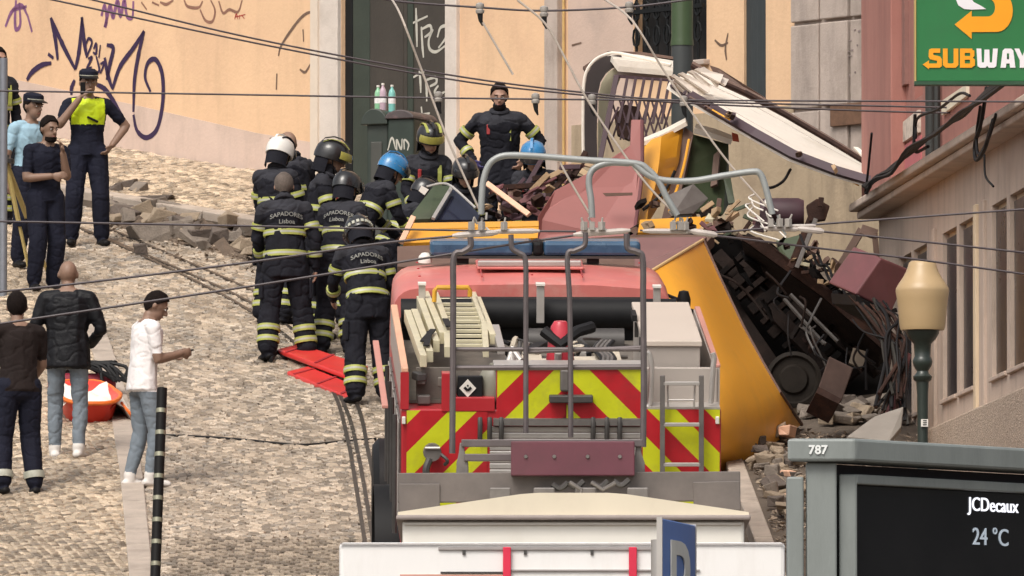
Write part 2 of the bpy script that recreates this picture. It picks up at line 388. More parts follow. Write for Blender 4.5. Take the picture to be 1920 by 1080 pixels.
# plinth band that follows the slope
mb = MB(); top = [(-400, 60), (0, 143), (250, 196), (480, 249), (592, 268)]
pl = [W(*p) for p in top]; bot = [Vector((p.x, 0, ZB)) for p in pl]
for i in range(len(pl) - 1):
    mb.prism([Vector((q.x, -.004, q.z)) for q in (bot[i], bot[i + 1], pl[i + 1], pl[i])], (0, .03, 0))
mb.build('plinth', m_pinkpl, yb)
# door surround, leaves
j0, j1 = srange(590, 640); mb = MB(); mb.b2((j0, -.05, ZB), (j1 - .005, .3, 15)); mb.build('door_jamb', m_whitest, yb, bevel=.01)
mb = MB(); mb.b2((j0 + .02, -.075, ZB), (j0 + .32 * (j1 - j0), -.045, 15)); mb.build('jamb_moulding', mat('pale_jamb', (.66, .56, .46), .8, .1, 3), yb)
j0, j1 = srange(840, 862); mb = MB(); mb.b2((j0 + .005, -.05, ZB), (j1, .3, 15)); mb.build('door_jamb', m_whitest, yb, bevel=.01)
for a, b, m, dy in ((640, 661, m_iron, .05), (661, 693, m_dgreen, .045), (693, 763, m_dbrown, .05), (763, 774, m_dgreen, .035), (774, 840, m_dbrown, .05)):
    x0, x1 = onplane(MW, a, 150, dy).x, onplane(MW, b, 150, dy).x; mb = MB(); mb.b2((x0 + .004, dy, ZB + .2), (x1 - .004, dy + .1, 14.2)); lf = mb.build('door_leaf', m, yb, bevel=.008)
    if b - a > 50:
        q = MB(); q.b2((x0 + .06, dy - .006, 8.2), (x1 - .06, dy + .01, 13.5)); q.build('door_panel', m, lf, bevel=.004)
# pilaster, cable trunking, iron window
x0, x1 = srange(1030, 1054); mb = MB(); mb.b2((x0, -.07, ZB), (x1, .02, ZT - .1)); mb.build('pilaster', m_stone, yb, bevel=.01)
x0 = W(1061, 100).x; mb = MB(); mb.tube([(x0, -.03, ZB + 3), (x0, -.03, ZT - .2)], .014, 8); mb.build('drain_pipe', mat('ochre_pipe', (.55, .36, .14), .7), yb)
mb = MB(); mb.b2((win[0], .10, win[2]), (win[1], .135, win[3])); mb.build('pane', m_dark, yb)
for i in range(7):
    x = lerp(win[0], win[1], (i + .5) / 7); q = MB(); q.tube([(x, -.04, win[2]), (x, -.04, win[3])], .014, 6)
    for k in range(3):
        zc = win[2] + .28 + .26 * k; q.tube([(x + .05 * math.cos(t), -.045, zc + .1 * math.sin(t)) for t in np.linspace(0, 2 * math.pi, 9)], .012, 5)
    q.build('iron_bar', m_iron, yb)
q = MB(); q.b2((win[0] - .05, -.08, win[2] - .06), (win[1] + .05, .05, win[2] - .005)); q.build('window_sill', m_stone, yb, bevel=.01)
q = MB(); q.b2((win[0], -.06, zof(1250, 22)), (win[1], -.02, zof(1250, 14))); q.build('iron_rail', m_iron, yb)
mb = MB(); mb.b2((win2[0], .05, win2[2]), (win2[1], .12, win2[3])); sh = mb.build('shutter', mat('blue_grey_shutter', (.035, .042, .045), .5, .25, 6, stretch=(12, 1, 1)), yb)
for i in range(4):
    x = lerp(win2[0], win2[1], (i + .5) / 4); q = MB(); q.b2((x - .05, .03, win2[2]), (x + .05, .052, win2[3])); q.build('board', MATS['blue_grey_shutter'], sh, bevel=.01)
# grey stone building that follows, with pilasters
sb = thing('grey_stone_building', 'grey stone building with panelled pilasters and a brown plaque', 'building', MW)
mb = MB(); s_e = W(1960, 150).x; holed(mb, s_r + .02, s_e, ZB - 2, ZT + .5, [], .35, y=-.03); mb.build('wall', m_stone, sb)
for a, b, dy in ((1494, 1546, .05), (1553, 1604, .08), (1607, 1700, .06)):
    x0, x1 = srange(a, b)
    for za, zb_ in ((ZB - 2, zof(1550, 205)), (zof(1550, 203), zof(1550, 42)), (zof(1550, 40), ZT)):
        q = MB(); q.b2((x0, -.03 - dy, za + .012), (x1, 0, zb_ - .012)); q.build('stone_panel', m_stone, sb, bevel=.012)
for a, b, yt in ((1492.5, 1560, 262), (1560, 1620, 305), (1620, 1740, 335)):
    q = MB(); q.b2((W(a, 300).x + .004, -.13, ZB - 2), (W(b, 300).x, -.031, zof((a + b) / 2, yt))); q.build('shaded_render_coat', m_lowbeige, sb)  # same beige coat, the torn roof's shade kept in its tone
x0, x1 = srange(1578, 1652); q = MB(); q.b2((x0, -.15, zof(1610, 236)), (x1, -.115, zof(1610, 195))); q.build('plaque', mat('brown_plaque', (.16, .085, .05), .5, .35, 14, .1, 60), sb, bevel=.006)
# ---------------------------------------------------------------- pink building on the right
FD = Vector((.079, -1, 0)).normalized()
MR = frame((3.39, 118, 0), FD, (1, .079, 0))
def Fc(px, py): return onplane(MR, px, py, 0)
pb = thing('pink_building', 'pink and beige building with tall recessed windows and stone base', 'building', MR)
m_pink = mat('dusty_pink_render', (.37, .165, .135), .85, .08, 1., .12, 30, stain=(.30, .12, .10), stain_amt=.55, stain_scale=.9, streak=.2)
m_beige = mat('beige_render', (.52, .41, .335), .85, .08, 1., .15, 30, stain=(.40, .31, .25), stain_amt=.6, stain_scale=1.1, streak=.35)
m_cream = mat('cream_frame', (.66, .52, .36), .7, .1, 3)
m_rough = mat('rough_stone_base', (.46, .36, .28), .95, .35, 25, 1., 60)
zc0, zc1 = Fc(1780, 330).z, Fc(1780, 300).z       # cornice
zwt, zwb = Fc(1793, 424).z, Fc(1793, 738).z
zpl = Fc(1793, 786).z
ops = []
for a, b in ((1640, 1662), (1686, 1709), (1713, 1738), (1768, 1794), (1799, 1827), (1860, 1888), (1894, 1924), (1962, 1992), (2000, 2030)):
    ops.append((Fc(a, 600).x, Fc(b, 600).x, zwb, zwt))
ops = [(a, b, c, d) for a, b, c, d in ops if a > .1]
s1 = Fc(2080, 300).x
mb = MB(); holed(mb, 0, s1, 2.0, zc0, ops, .22); mb.build('lower_wall', m_beige, pb)
for a, b, c, d in ops:
    q = MB(); q.b2((a, .06, c), (b, .09, d)); wo = q.build('window', m_cream, pb)
    q = MB(); q.b2((a + .02, .035, c + .02), (b - .02, .058, d - .05)); q.build('pane', m_glass, wo)
    q = MB(); q.b2((a - .03, -.03, c - .045), (b + .03, .05, c - .005)); q.build('sill', m_beige, wo, bevel=.008)
for a in (1755, 1833, 1848, 1935):
    x = Fc(a, 600).x; q = MB(); q.b2((x - .09, -.03, zpl), (x + .09, .02, zwt + .08)); q.build('pilaster_strip', m_cream if a in (1833, 1935) else m_beige, pb, bevel=.008)
q = MB(); q.b2((-.02, -.07, 1.5), (s1, .05, zpl)); q.build('stone_base', m_rough, pb, bevel=.02)
q = MB(); q.b2((-.06, -.20, zc0), (s1, .05, lerp(zc0, zc1, .45))); q.b2((-.09, -.27, lerp(zc0, zc1, .45) + .003), (s1, .05, zc1)); q.build('cornice', mat('cornice_stone', (.56, .45, .37), .8, .12, 2, .2, 40, stain=(.3, .24, .2), stain_amt=.6), pb, bevel=.015)
mb = MB(); holed(mb, 0, s1, zc1, ZT + 1, [(Fc(1712, 100).x + .3, Fc(1722, 100).x + .55, Fc(1715, 190).z, 13)], .3, y=-.02); mb.build('upper_wall', m_pink, pb)
q = MB(); q.b2((-.02, -.16, zc1 + .003), (Fc(1703, 200).x, .02, ZT)); q.build('corner_pilaster', m_pink, pb, bevel=.015)
q = MB(); x0 = Fc(1703, 200).x + .006; q.b2((x0, -.06, zc1 + .9), (x0 + .25, .0, ZT)); q.build('pilaster_strip', mat('brown_pink_strip', (.26, .13, .11), .8), pb)
q = MB(); x0, x1 = Fc(1694, 300).x + .02, Fc(1733, 300).x; q.b2((x0 + .1, -.035, zc1 + .02), (x1, -.018, Fc(1715, 265).z)); q.build('paint_patch', mat('magenta_patch', (.43, .13, .14), .8, .1, 3), pb)
q = MB(); q.prism([(Fc(a, b).x, -.05, Fc(a, b).z) for a, b in ((1692, 238), (1731, 206), (1731, 248), (1695, 272))], (0, .03, 0)); q.build('torn_poster', mat('torn_white_poster', (.6, .52, .44), .8, .35, 9, stain=(.2, .16, .13), stain_amt=.7, stain_scale=6), pb)
q = MB(); q.prism([(Fc(a, b).x, -.05, Fc(a, b).z) for a, b in ((1775, 190), (1822, 158), (1822, 180), (1776, 216))], (0, .03, 0)); q.build('wall_sign', mat('cream_board', (.72, .64, .5), .7, .1, 4), pb)
x0 = Fc(1763, 250).x; q = MB(); q.tube([(x0, -.08, Fc(1763, 318).z), (x0, -.08, ZT)], .055, 10); q.tube([(x0 + .3, -.06, Fc(1775, 300).z), (x0 + .3, -.06, ZT)], .028, 8); q.build('downpipe', mat('dark_pipe', (.03, .032, .03), .5), pb, smooth=True)
m_cable = mat('black_cable', (.012, .011, .012), .6, .3, 20, spec=.2)
def cable_on_wall(pts, r, dy=-.1): return smooth_path([Vector((Fc(a, b).x, dy, Fc(a, b).z)) for a, b in pts], 30)
for k in range(9):
    off = k * 2.6 - 11
    pts = [(1690 + off, 352 + off * .3), (1712, 335 + rnd.uniform(-5, 5)), (1745, 315 + off), (1775, 283 + rnd.uniform(-4, 4)), (1830, 246 + off * .6), (1875, 215 + rnd.uniform(-4, 4)), (1915, 182 + off), (1960, 150 + off)]
    q = MB(); q.tube(cable_on_wall(pts, 0, -.30 - .006 * k), rnd.uniform(.009, .017), 6); q.build('cable', m_cable, pb, smooth=True)
for pts, r in (([(1912, 165), (1902, 230), (1890, 268), (1892, 300), (1908, 280), (1925, 225)], .018), ([(1900, 200), (1893, 255), (1897, 290), (1915, 262), (1930, 215)], .014), ([(1775, 215), (1773, 262), (1776, 285), (1800, 275)], .016), ([(1880, 180), (1860, 176), (1820, 205), (1780, 222), (1776, 260)], .013), ([(1692, 250), (1684, 330), (1680, 362), (1690, 350)], .012), ([(1908, 290), (1910, 330), (1925, 350)], .01)):
    q = MB(); q.tube(cable_on_wall(pts, 0, -.28), r, 6); q.build('cable', m_cable, pb, smooth=True)
# ================================================================ FIRE TRUCK
MT = frame(P(1051, 800, 103) * 1, (1, .032, 0), (-.032, 1, SL))
_o = Vector((P(1051, 800, 103).x, 103, gz(103))); MT.translation = _o
def Tr(px, py, l): return onplane(MT, px, py, l, 1)
def Th(px, py, h): return onplane(MT, px, py, h, 2)
m_red = mat('fire_red_paint', (.42, .022, .03), .35, .12, 3, coat=.3, stain=(.3, .03, .03), stain_amt=.3)
m_redroof = mat('faded_red_roof', (.56, .16, .14), .45, .12, 2.5, .05, 20, coat=.1, stain=(.58, .31, .26), stain_amt=.85, stain_scale=1.6)
m_chred = mat('chevron_red', (.44, .012, .02), .4, .15, 4, stain=(.24, .03, .03), stain_amt=.5, stain_scale=2.5)
m_chyel = mat('chevron_yellow', (.55, .57, .012), .4, .12, 4, stain=(.34, .33, .05), stain_amt=.6, stain_scale=2.5)
m_alu = mat('brushed_aluminium', (.50, .47, .44), .4, .12, 6, metal=.45, stain=(.35, .32, .3), stain_amt=.4)
m_alubox = mat('grey_alloy_box', (.45, .40, .36), .45, .08, 3, .05, 30, metal=.2, stain=(.36, .32, .28), stain_amt=.4)
m_ladder = mat('pale_ladder_alloy', (.66, .60, .42), .4, .12, 6, metal=.2, stain=(.45, .4, .3), stain_amt=.4)
m_black = mat('black_rubber', (.010, .010, .011), .6, .3, 10, spec=.25)
m_dgrey = mat('dark_grey_metal', (.07, .065, .062), .5, .25, 8, metal=.3)
m_mgrey = mat('mid_grey_metal', (.16, .145, .135), .5, .25, 8, metal=.3)
m_bed = mat('dirty_truck_bed', (.15, .13, .11), .75, .3, 6)
m_orange = mat('peach_flap', (.70, .40, .26), .5, .1, 5, stain=(.6, .25, .18), stain_amt=.4)
m_white = mat('white_paint', (.74, .70, .64), .5, .06, 3, stain=(.6, .54, .46), stain_amt=.4)
ft = thing('fire_truck', 'red fire truck with yellow and red chevrons and ladders on its deck', 'fire truck', MT)
xL, xR = Tr(752, 840, 0).x, Tr(1352, 840, 0).x
zd = Tr(1280, 768, 0).z                    # deck level
def trect(mb, a, b, c, d, y0, y1, mi=0):
    p, q = Tr(a, d, y0), Tr(b, c, y0); mb.b2((p.x, y0, p.z), (q.x, y1, q.z), mi); return mb
q = MB(); q.b2((xL, .0, .85), (xR, 3.95, zd)); q.build('body', m_red, ft, bevel=.015)
q = MB(); q.b2((xL + .3, .1, .45), (xR - .3, 6.0, .85)); q.build('chassis', m_dgrey, ft)
def chevrons(a, b, c, d, y, sign, phase, per=.46):
    p, r = Tr(a, d, y), Tr(b, c, y); x0, x1, z0, z1 = p.x, r.x, p.z, r.z
    for k in range(-20, 20):
        for j in (0, 1):
            lo = phase + (k + j * .5) * per; hi = lo + .5 * per
            poly = [(x0, z0), (x1, z0), (x1, z1), (x0, z1)]
            poly = clip_half(poly, (sign, 1), hi); poly = clip_half(poly, (-sign, -1), -lo) if len(poly) > 2 else poly
            if len(poly) < 3: continue
            ar = abs(sum(poly[i][0] * poly[(i + 1) % len(poly)][1] - poly[(i + 1) % len(poly)][0] * poly[i][1] for i in range(len(poly))))
            if ar < 2e-3: continue
            MB().prism([(u, y, v) for u, v in poly], (0, .006, 0)).build('chevron_stripe', m_chyel if j else m_chred, ft)
chevrons(762, 914, 770, 903, -.010, -1, .10)
chevrons(1205, 1350, 768, 894, -.010, 1, .12)
q = MB(); trect(q, 930, 1204, 690, 786, 0, .22); q.build('tailgate', m_red, ft, bevel=.01)
chevrons(932, 1061, 693, 784, -.010, -1, .05)
chevrons(1062, 1202, 693, 784, -.010, 1, .20)
q = MB(); trect(q, 926, 1206, 684, 692, -.03, .25); q.build('tailgate_rail', m_alu, ft, bevel=.008)
for i in range(9):                          # roller shutter slats
    ya = 800 + i * 11.5; q = MB(); trect(q, 918, 1203, ya, ya + 10.6, -.012, .02); q.build('shutter_slat', m_alu, ft, bevel=.008)
q = MB(); trect(q, 925, 1205, 786, 798, -.06, .02); q.build('bumper_rail', m_mgrey, ft)
# rear right corner: plate behind the steps, hand rails, steps
q = MB(); trect(q, 1210, 1345, 690, 767, .28, .34); q.build('back_plate', m_alubox, ft, bevel=.006)
q = MB(); p0, p1 = Tr(1207, 768, .0), Tr(1350, 768, .0); q.b2((p0.x, 0, zd + .003), (p1.x, .3, zd + .02)); q.build('rear_step_plate', m_alu, ft)
for pts in ([(1213, 762), (1219, 752), (1222, 690), (1218, 665), (1213, 660)], [(1332, 756), (1334, 740), (1337, 690), (1339, 672), (1336, 662)]):
    q = MB(); q.tube(smooth_path([Tr(a, b, .08) for a, b in pts], 16), .022, 8); q.build('grab_rail', m_alu, ft, smooth=True)
for x in (1242, 1315):
    q = MB(); q.bar(Tr(x, 704, -.09), Tr(x, 893, -.09), .03, .04); q.build('step_rail', m_mgrey, ft, bevel=.004)
for y in (719, 796, 871):
    q = MB(); q.bar(Tr(1243, y, -.09), Tr(1314, y, -.09), .03, .03); q.build('step', m_alu, ft, bevel=.004)
q = MB(); q.tube([Tr(1252, 722, -.05), Tr(1253, 765, -.05)], .008, 6); q.tube([Tr(1303, 722, -.05), Tr(1301, 765, -.05)], .008, 6); q.tube([Tr(1253, 750, -.05), Tr(1302, 750, -.05)], .008, 6); q.build('step_brace', m_alu, ft)
# side walls
q = MB(); q.b2((xL, .0, zd), (xL + .05, 3.9, zd + .30)); q.build('side_wall', m_alubox, ft)
q = MB(); q.b2((xL + .0, .0, zd + .30), (xL + .055, 3.9, zd + .335)); q.build('side_rail', m_orange, ft, bevel=.006)
q = MB(); q.b2((xL - .008, -.012, zd), (xL + .06, -.001, zd + .30)); q.build('end_strip', m_red, ft)
q = MB(); q.bar(Vector((xL - .13, .0, zd + .02)), Vector((xL - .13, 3.6, zd + .06)), .05, .03); q.build('side_flap', mat('pink_flap', (.55, .25, .2), .5, .1, 5), ft, bevel=.006)
q = MB(); q.b2((xR - .05, .3, zd), (xR, 3.9, zd + .30)); q.build('side_wall', m_alubox, ft)
q = MB(); q.b2((xR - .04, .3, zd + .30), (xR + .005, 3.9, zd + .325)); q.build('side_rail', MATS['pink_flap'], ft, bevel=.006)
for i in range(4):
    y0 = .15 + i * .95; q = MB(); q.b2((xL - .012, y0, 1.0), (xL - .001, y0 + .86, zd - .1)); sh = q.build('side_shutter', m_mgrey, ft)
    for k in range(8):
        z = 1.02 + k * (zd - 1.14) / 8; q = MB(); q.b2((xL - .022, y0 + .02, z), (xL - .0125, y0 + .84, z + (zd - 1.14) / 8 - .012)); q.build('slat', m_alu, sh)
for y in (.05, 1.05, 2.0, 2.95):
    q = MB(); q.tube([(xL - .05, y, .95), (xL - .05, y, zd - .05)], .018, 6); q.build('side_handle', m_dgrey, ft)
# wheels
for sx in (-1, 1):
    for y in (1.35, 5.1):
        q = MB(); q.lathe((sx * (abs(xL) - .05), y, .5), [(.0, -.16), (.3, -.16), (.44, -.17), (.5, -.12), (.5, .12), (.44, .17), (.3, .16), (.0, .16)], 28, axis='X'); wh = q.build('wheel', m_black, ft, smooth=True)
        q = MB(); q.lathe((sx * (abs(xL) + .105), y, .5), [(.0, .03), (.12, .03), (.14, 0), (.27, .01), (.28, 0)], 20, axis='X'); q.build('rim', m_mgrey, wh, smooth=True)
    q = MB(); arc = [(sx * (abs(xL) + .06), 1.35 + .6 * math.cos(t), .55 + .6 * math.sin(t)) for t in np.linspace(0, math.pi, 14)]
    rows = [[(x_ - .13, y_, z_), (x_ + .13, y_, z_)] for x_, y_, z_ in arc] + [[(x_ - .13, 1.35 + (y_ - 1.35) * .95, .55 + (z_ - .55) * .95), (x_ + .13, 1.35 + (y_ - 1.35) * .95, .55 + (z_ - .55) * .95)] for x_, y_, z_ in reversed(arc)]
    q.grid(rows); q.build('mudguard', m_black, ft, smooth=True)
# cab: rounded section lofted along the truck
xa, xb = Tr(735, 552, 4.2).x, Tr(1262, 552, 4.2).x; xc, hw = (xa + xb) / 2, (xb - xa) / 2
zr = Tr(1000, 533, 4.2).z
def sec(l, wd, zt, sh=.16):
    pts = [(-wd, .7), (-wd * 1.0, zt - .55), (-wd * .985, zt - sh - .04)]
    for t in np.linspace(0, math.pi / 2, 6): pts.append((-wd * .985 + sh * (1 - math.cos(t)) * 1.2, zt - sh - .04 + sh * math.sin(t)))
    for u in (-.45, 0, .45): pts.append((wd * u, zt - .04 + .04 * (1 - u * u)))
    return [(xc + x, l, z) for x, z in pts[:9]] + [(xc + x, l, z) for x, z in pts[9:]] + [(xc - x + 2 * 0, l, z) for x, z in reversed(pts[:9])]
rows = [sec(4.2, hw, zr), sec(4.28, hw, zr + .015), sec(5.0, hw, zr + .03), sec(5.55, hw * .99, zr + .02), sec(5.85, hw * .97, zr - .05), sec(6.1, hw * .95, zr - .45), sec(6.3, hw * .94, zr - .95)]
n = len(rows[0]); q = MB(); q.add([p for r in rows for p in r], [(i * n + j, i * n + j + 1, (i + 1) * n + j + 1, (i + 1) * n + j) for i in range(len(rows) - 1) for j in range(n - 1)] + [list(range(n)), [(len(rows) - 1) * n + j for j in range(n - 1, -1, -1)]])
cab = q.build('cab', m_redroof, ft, smooth=True)
for i in (-1, 1):
    q = MB(); q.b2((xc + i * .42 - .004, 4.3, zr + .045), (xc + i * .42 + .004, 5.5, zr + .058)); q.build('roof_seam', m_red, cab)
q = MB(); q.b2((xc - .45, 4.75, zr + .05), (xc + .45, 5.25, zr + .075)); q.build('roof_hatch', m_redroof, cab, bevel=.02)
a, b = Th(896, 494, zr + .1), Th(1090, 494, zr + .1); q = MB(); q.bar(a, b, .05, .05); q.build('hatch_bar', m_alu, cab, bevel=.01)
a = Th(797, 492, zr + .03); q = MB(); q.lathe(a, [(.06, 0), (.055, .05), (.03, .08), (0, .085)], 14); q.build('roof_beacon', m_white, cab, smooth=True)
m_blue = mat('blue_light_lens', (.03, .085, .16), .3, .2, 5, coat=.3, stain=(.10, .19, .28), stain_amt=.6, stain_scale=4)
lb = Tr(1000, 465, 5.45); x0, x1 = Tr(806, 465, 5.45).x, Tr(1200, 465, 5.45).x; xm0, xm1 = Tr(998, 465, 5.45).x, Tr(1018, 465, 5.45).x
bar = MB().b2((x0, 5.33, lb.z - .075), (x1, 5.57, lb.z - .055)).build('light_bar_base', m_dgrey, ft)
for a, b, m in ((x0, xm0, m_blue), (xm0 + .002, xm1, m_black), (xm1 + .002, x1, m_blue)):
    MB().b2((a, 5.33, lb.z - .054), (b, 5.57, lb.z + .07)).build('light_bar_lens', m, bar, bevel=.03)
for x in (-.55, .55): MB().b2((xc + x - .05, 5.38, zr + .02), (xc + x + .05, 5.52, lb.z - .076)).build('light_bar_foot', m_black, bar)
# behind the cab: hose roll, bulkhead, posts
a, b = Tr(752, 588, 3.95), Tr(1268, 588, 3.95); q = MB(); q.tube([a, lerp(a, b, .3) + Vector((0, 0, .01)), lerp(a, b, .6), b], .125, 14); q.build('rolled_cover', m_black, ft, smooth=True)
q = MB(); p0, p1 = Tr(750, 665, 4.0), Tr(1268, 600, 4.0); q.b2((p0.x, 4.0, zd), (p1.x, 4.12, p1.z)); q.build('bulkhead', m_black, ft)
q = MB(); a, b = Tr(985, 640, 3.6), Tr(1170, 640, 3.6); q.tube([a, b], .11, 12); q.build('suction_hose', m_dgrey, ft, smooth=True)
for a, b, c, d in ((1006, 1021, 536, 606), (1225, 1239, 540, 568), (785, 798, 535, 572)):
    q = MB(); trect(q, a, b, c, d, 3.72, 3.78); po = q.build('bracket_post', m_alu, ft, bevel=.004)
    q = MB(); trect(q, a - 1, b + 1, c - 4, c, 3.7, 3.8); q.build('post_cap', m_white, po)
q = MB(); q.b2((xL + .06, .32, zd + .004), (xR - .06, 3.95, zd + .03)); q.build('deck', m_bed, ft)
# grey alloy locker on the right
p0, p1 = Tr(1212, 722, .42), Tr(1313, 643, .42); far = Th(1165, 571, p1.z).y
q = MB(); xl0 = p0.x - .01; q.b2((xl0, .42, zd + .03), (p1.x, far, p1.z - .03)); lk = q.build('locker', m_alubox, ft, bevel=.008)
q = MB(); q.b2((xl0 - .015, .40, p1.z - .028), (p1.x + .015, far + .02, p1.z + .02)); q.build('lid', mat('locker_lid', (.56, .48, .41), .5, .06, 3, stain=(.48, .41, .35), stain_amt=.4), lk, bevel=.008)
for y in (.9, 1.8): MB().b2((xl0 - .03, y, p1.z - .14), (xl0 - .001, y + .05, p1.z - .02)).build('latch', m_dgrey, lk)
q = MB(); h_ = Th(1190, 596, p1.z + .05); q.b2((h_.x - .02, h_.y, p1.z + .021), (h_.x + .02, h_.y + .35, p1.z + .07)); q.build('lid_handle', m_black, lk)
# ladders and beams stowed lengthwise on the left
hL = zd + .36
def beam(a, b, wd, th, name, m, parent=ft, h=hL):
    return MB().bar(Th(*a, h), Th(*b, h), wd, th).build(name, m, parent, bevel=.004)
for a, b in (((764, 592), (794, 677)), ((777, 590), (806, 668)), ((787, 566), (818, 649)), ((796, 553), (830, 634))):
    beam(a, b, .055, .10, 'stowed_beam', m_ladder)
for (a, b) in (((816, 557), (837, 613)), ((837, 613), (839, 660)), ((885, 552), (908, 613)), ((908, 613), (911, 660)), ((896, 566), (924, 636))):
    beam(a, b, .05, .09, 'ladder_rail', m_ladder)
for y in (562, 571, 580, 588, 596, 603, 612, 621, 630, 640, 648):
    t = (y - 557) / 56; xl_, xr_ = (lerp(818, 838, min(1, t)), lerp(887, 909, min(1, t)))
    beam((xl_, y), (xr_, y), .03, .03, 'rung', m_ladder, h=hL + .01)
beam((929, 615), (940, 658), .06, .06, 'alloy_tube', m_alu)
q = MB(); q.tube([Tr(a, b, 3.4) for a, b in ((814, 566), (815, 545), (820, 539), (878, 539), (881, 545), (881, 556))], .02, 8); q.build('yellow_frame', mat('ochre_yellow_tube', (.6, .32, .03), .4), ft, smooth=True)
for a, b in (((793, 640), (812, 618)), ((799, 648), (806, 622)), ((835, 598), (842, 612))):
    q = MB(); q.bar(Th(*a, hL + .07), Th(*b, hL + .08), .05, .012); q.build('strap', m_black, ft)
# equipment in the rear left bay and on the deck
q = MB(); trect(q, 780, 880, 690, 757, .35, .4); q.build('bay_back', m_bed, ft)
q = MB(); trect(q, 828, 849, 700, 772, -.02, .12); q.build('red_post', m_red, ft, bevel=.006)
q = MB(); trect(q, 852, 928, 745, 772, -.015, .2); q.build('red_bracket', m_red, ft, bevel=.008)
q = MB(); trect(q, 858, 905, 706, 746, .02, .09); sg = q.build('hazard_box', m_black, ft, bevel=.006)
c = Tr(877, 728, .012); r_ = .068
q = MB(); q.prism([c + Vector(v) * r_ for v in ((1, 0, 0), (0, 0, 1.08), (-1, 0, 0), (0, 0, -1.08))], (0, .006, 0)); q.build('white_diamond', m_white, sg)
c2 = c - Vector((0, .004, 0))
q = MB()
for a, b in (((-.4, .12), (0, -.28)), ((0, -.28), (.4, .12))): q.bar(c2 + Vector((a[0], 0, a[1])) * r_, c2 + Vector((b[0], 0, b[1])) * r_, .006, .02, up=(0, 0, 1))
q.b2(tuple(c2 + Vector((-.1, -.003, .2)) * r_), tuple(c2 + Vector((.1, .003, .42)) * r_)); q.build('diamond_mark', m_black, sg)
q = MB(); p0 = Tr(925, 750, .15); q.lathe(p0, [(.11, 0), (.12, .04), (.115, .2), (.08, .26), (.035, .28), (.03, .3)], 14); q.build('grey_jug', mat('grey_green_plastic', (.2, .19, .15), .5), ft, smooth=True)
q = MB(); trect(q, 941, 976, 706, 760, .03, .07); q.build('mesh_plate', mat('pale_mesh', (.5, .44, .38), .6, .3, 60), ft)
for i in range(10):
    x, y = rnd.uniform(945, 985), rnd.uniform(665, 700); q = MB(); p0 = Tr(x, y, rnd.uniform(.25, .5)); q.tube([p0, p0 + Vector((rnd.uniform(-.05, .05), .05, rnd.uniform(.05, .12)))], rnd.uniform(.015, .03), 8); q.build('hose_coupling', rnd.choice([m_alu, m_dgrey, m_white]), ft, smooth=True)
for a, b, c_, d_ in ((985, 1028, 672, 686), (1080, 1125, 668, 684), (1118, 1160, 655, 682), (960, 1015, 664, 672)):
    q = MB(); p0, p1 = Th(a, d_, zd + .25), Th(b, c_, zd + .25); q.b2((p0.x, p0.y, zd + .2), (p1.x, p1.y, zd + .25)); q.build('stowed_board', mat('cream_board_dull', (.55, .48, .38), .6, .15, 6), ft, bevel=.006)
q = MB(); p0 = Tr(1050, 690, .5); rows = []
q.lathe(p0, [(.10, 0), (.115, .05), (.10, .2), (.075, .34), (.05, .38), (.0, .385)], 16); fp = q.build('red_float_pump', mat('red_plastic', (.5, .04, .06), .35, .1, 4), ft, smooth=True)
q = MB(); q.tube([p0 + Vector((-.13, 0, .30)), p0 + Vector((.0, -.10, .2)), p0 + Vector((.14, 0, .3)), p0 + Vector((.26, .1, .32))], .05, 8); q.build('pump_hose', m_black, fp, smooth=True)
q = MB(); q.tube([p0 + Vector((-.02, -.1, .08)), p0 + Vector((-.02, -.12, .14))], .03, 8); q.build('pump_cap', m_alu, fp)
for i in range(5):
    x = rnd.uniform(1085, 1160); q = MB(); q.tube(smooth_path([Th(x, 690, zd + .3), Th(x + 8, 672, zd + .33), Th(x - 6, 655, zd + .28), Th(x + 5, 640, zd + .3)], 12), .018, 6); q.build('loose_hose', rnd.choice([m_black, m_mgrey]), ft, smooth=True)
# rear fittings
q = MB(); p0 = Tr(810, 845, -.02); q.lathe(p0 + Vector((0, -.12, 0)), [(.0, 0), (.07, 0), (.075, .05), (.05, .07), (.05, .13)], 16, axis='Y'); vl = q.build('pump_valve', m_mgrey, ft, smooth=True)
q = MB(); q.tube(smooth_path([p0 + Vector((-.02, -.1, -.05)), p0 + Vector((-.05, -.12, -.14)), p0 + Vector((-.03, -.1, -.24))], 10), .03, 8); q.tube(smooth_path([p0 + Vector((.05, -.1, .0)), p0 + Vector((.12, -.13, -.06)), p0 + Vector((.1, -.1, -.1))], 10), .015, 6); q.build('valve_hose', m_dgrey, vl, smooth=True)
q = MB(); q.tube([p0 + Vector((-.06, -.13, .04)), p0 + Vector((.06, -.13, .04))], .012, 6); q.build('valve_lever', m_alu, vl)
for x in (900, 918, 940, 1112, 1138, 1162):
    q = MB(); c = Tr(x, 800, -.04); q.tube([c + Vector((0, 0, .07)), c + Vector((0, -.03, .02)), c + Vector((0, 0, -.1))], .02, 8); q.build('clamp', m_dgrey, ft, smooth=True)
q = MB(); trect(q, 1030, 1112, 742, 756, -.10, -.02); q.build('tow_bracket', m_dgrey, ft, bevel=.01)
q = MB(); trect(q, 1050, 1068, 692, 735, -.06, -.02); q.build('work_lamp', m_mgrey, ft, bevel=.02)
q = MB(); trect(q, 760, 1352, 925, 960, -.12, .0); q.build('rear_bumper', m_dgrey, ft, bevel=.01)
chevrons(800, 870, 905, 948, -.128, -1, .0); chevrons(1270, 1335, 905, 948, -.128, 1, .0)
for a in (1345, 757):
    q = MB(); c = Tr(a, 788, -.02); q.box(c, (.03, .03, .06)); q.build('marker_lamp', m_white, ft, bevel=.006)
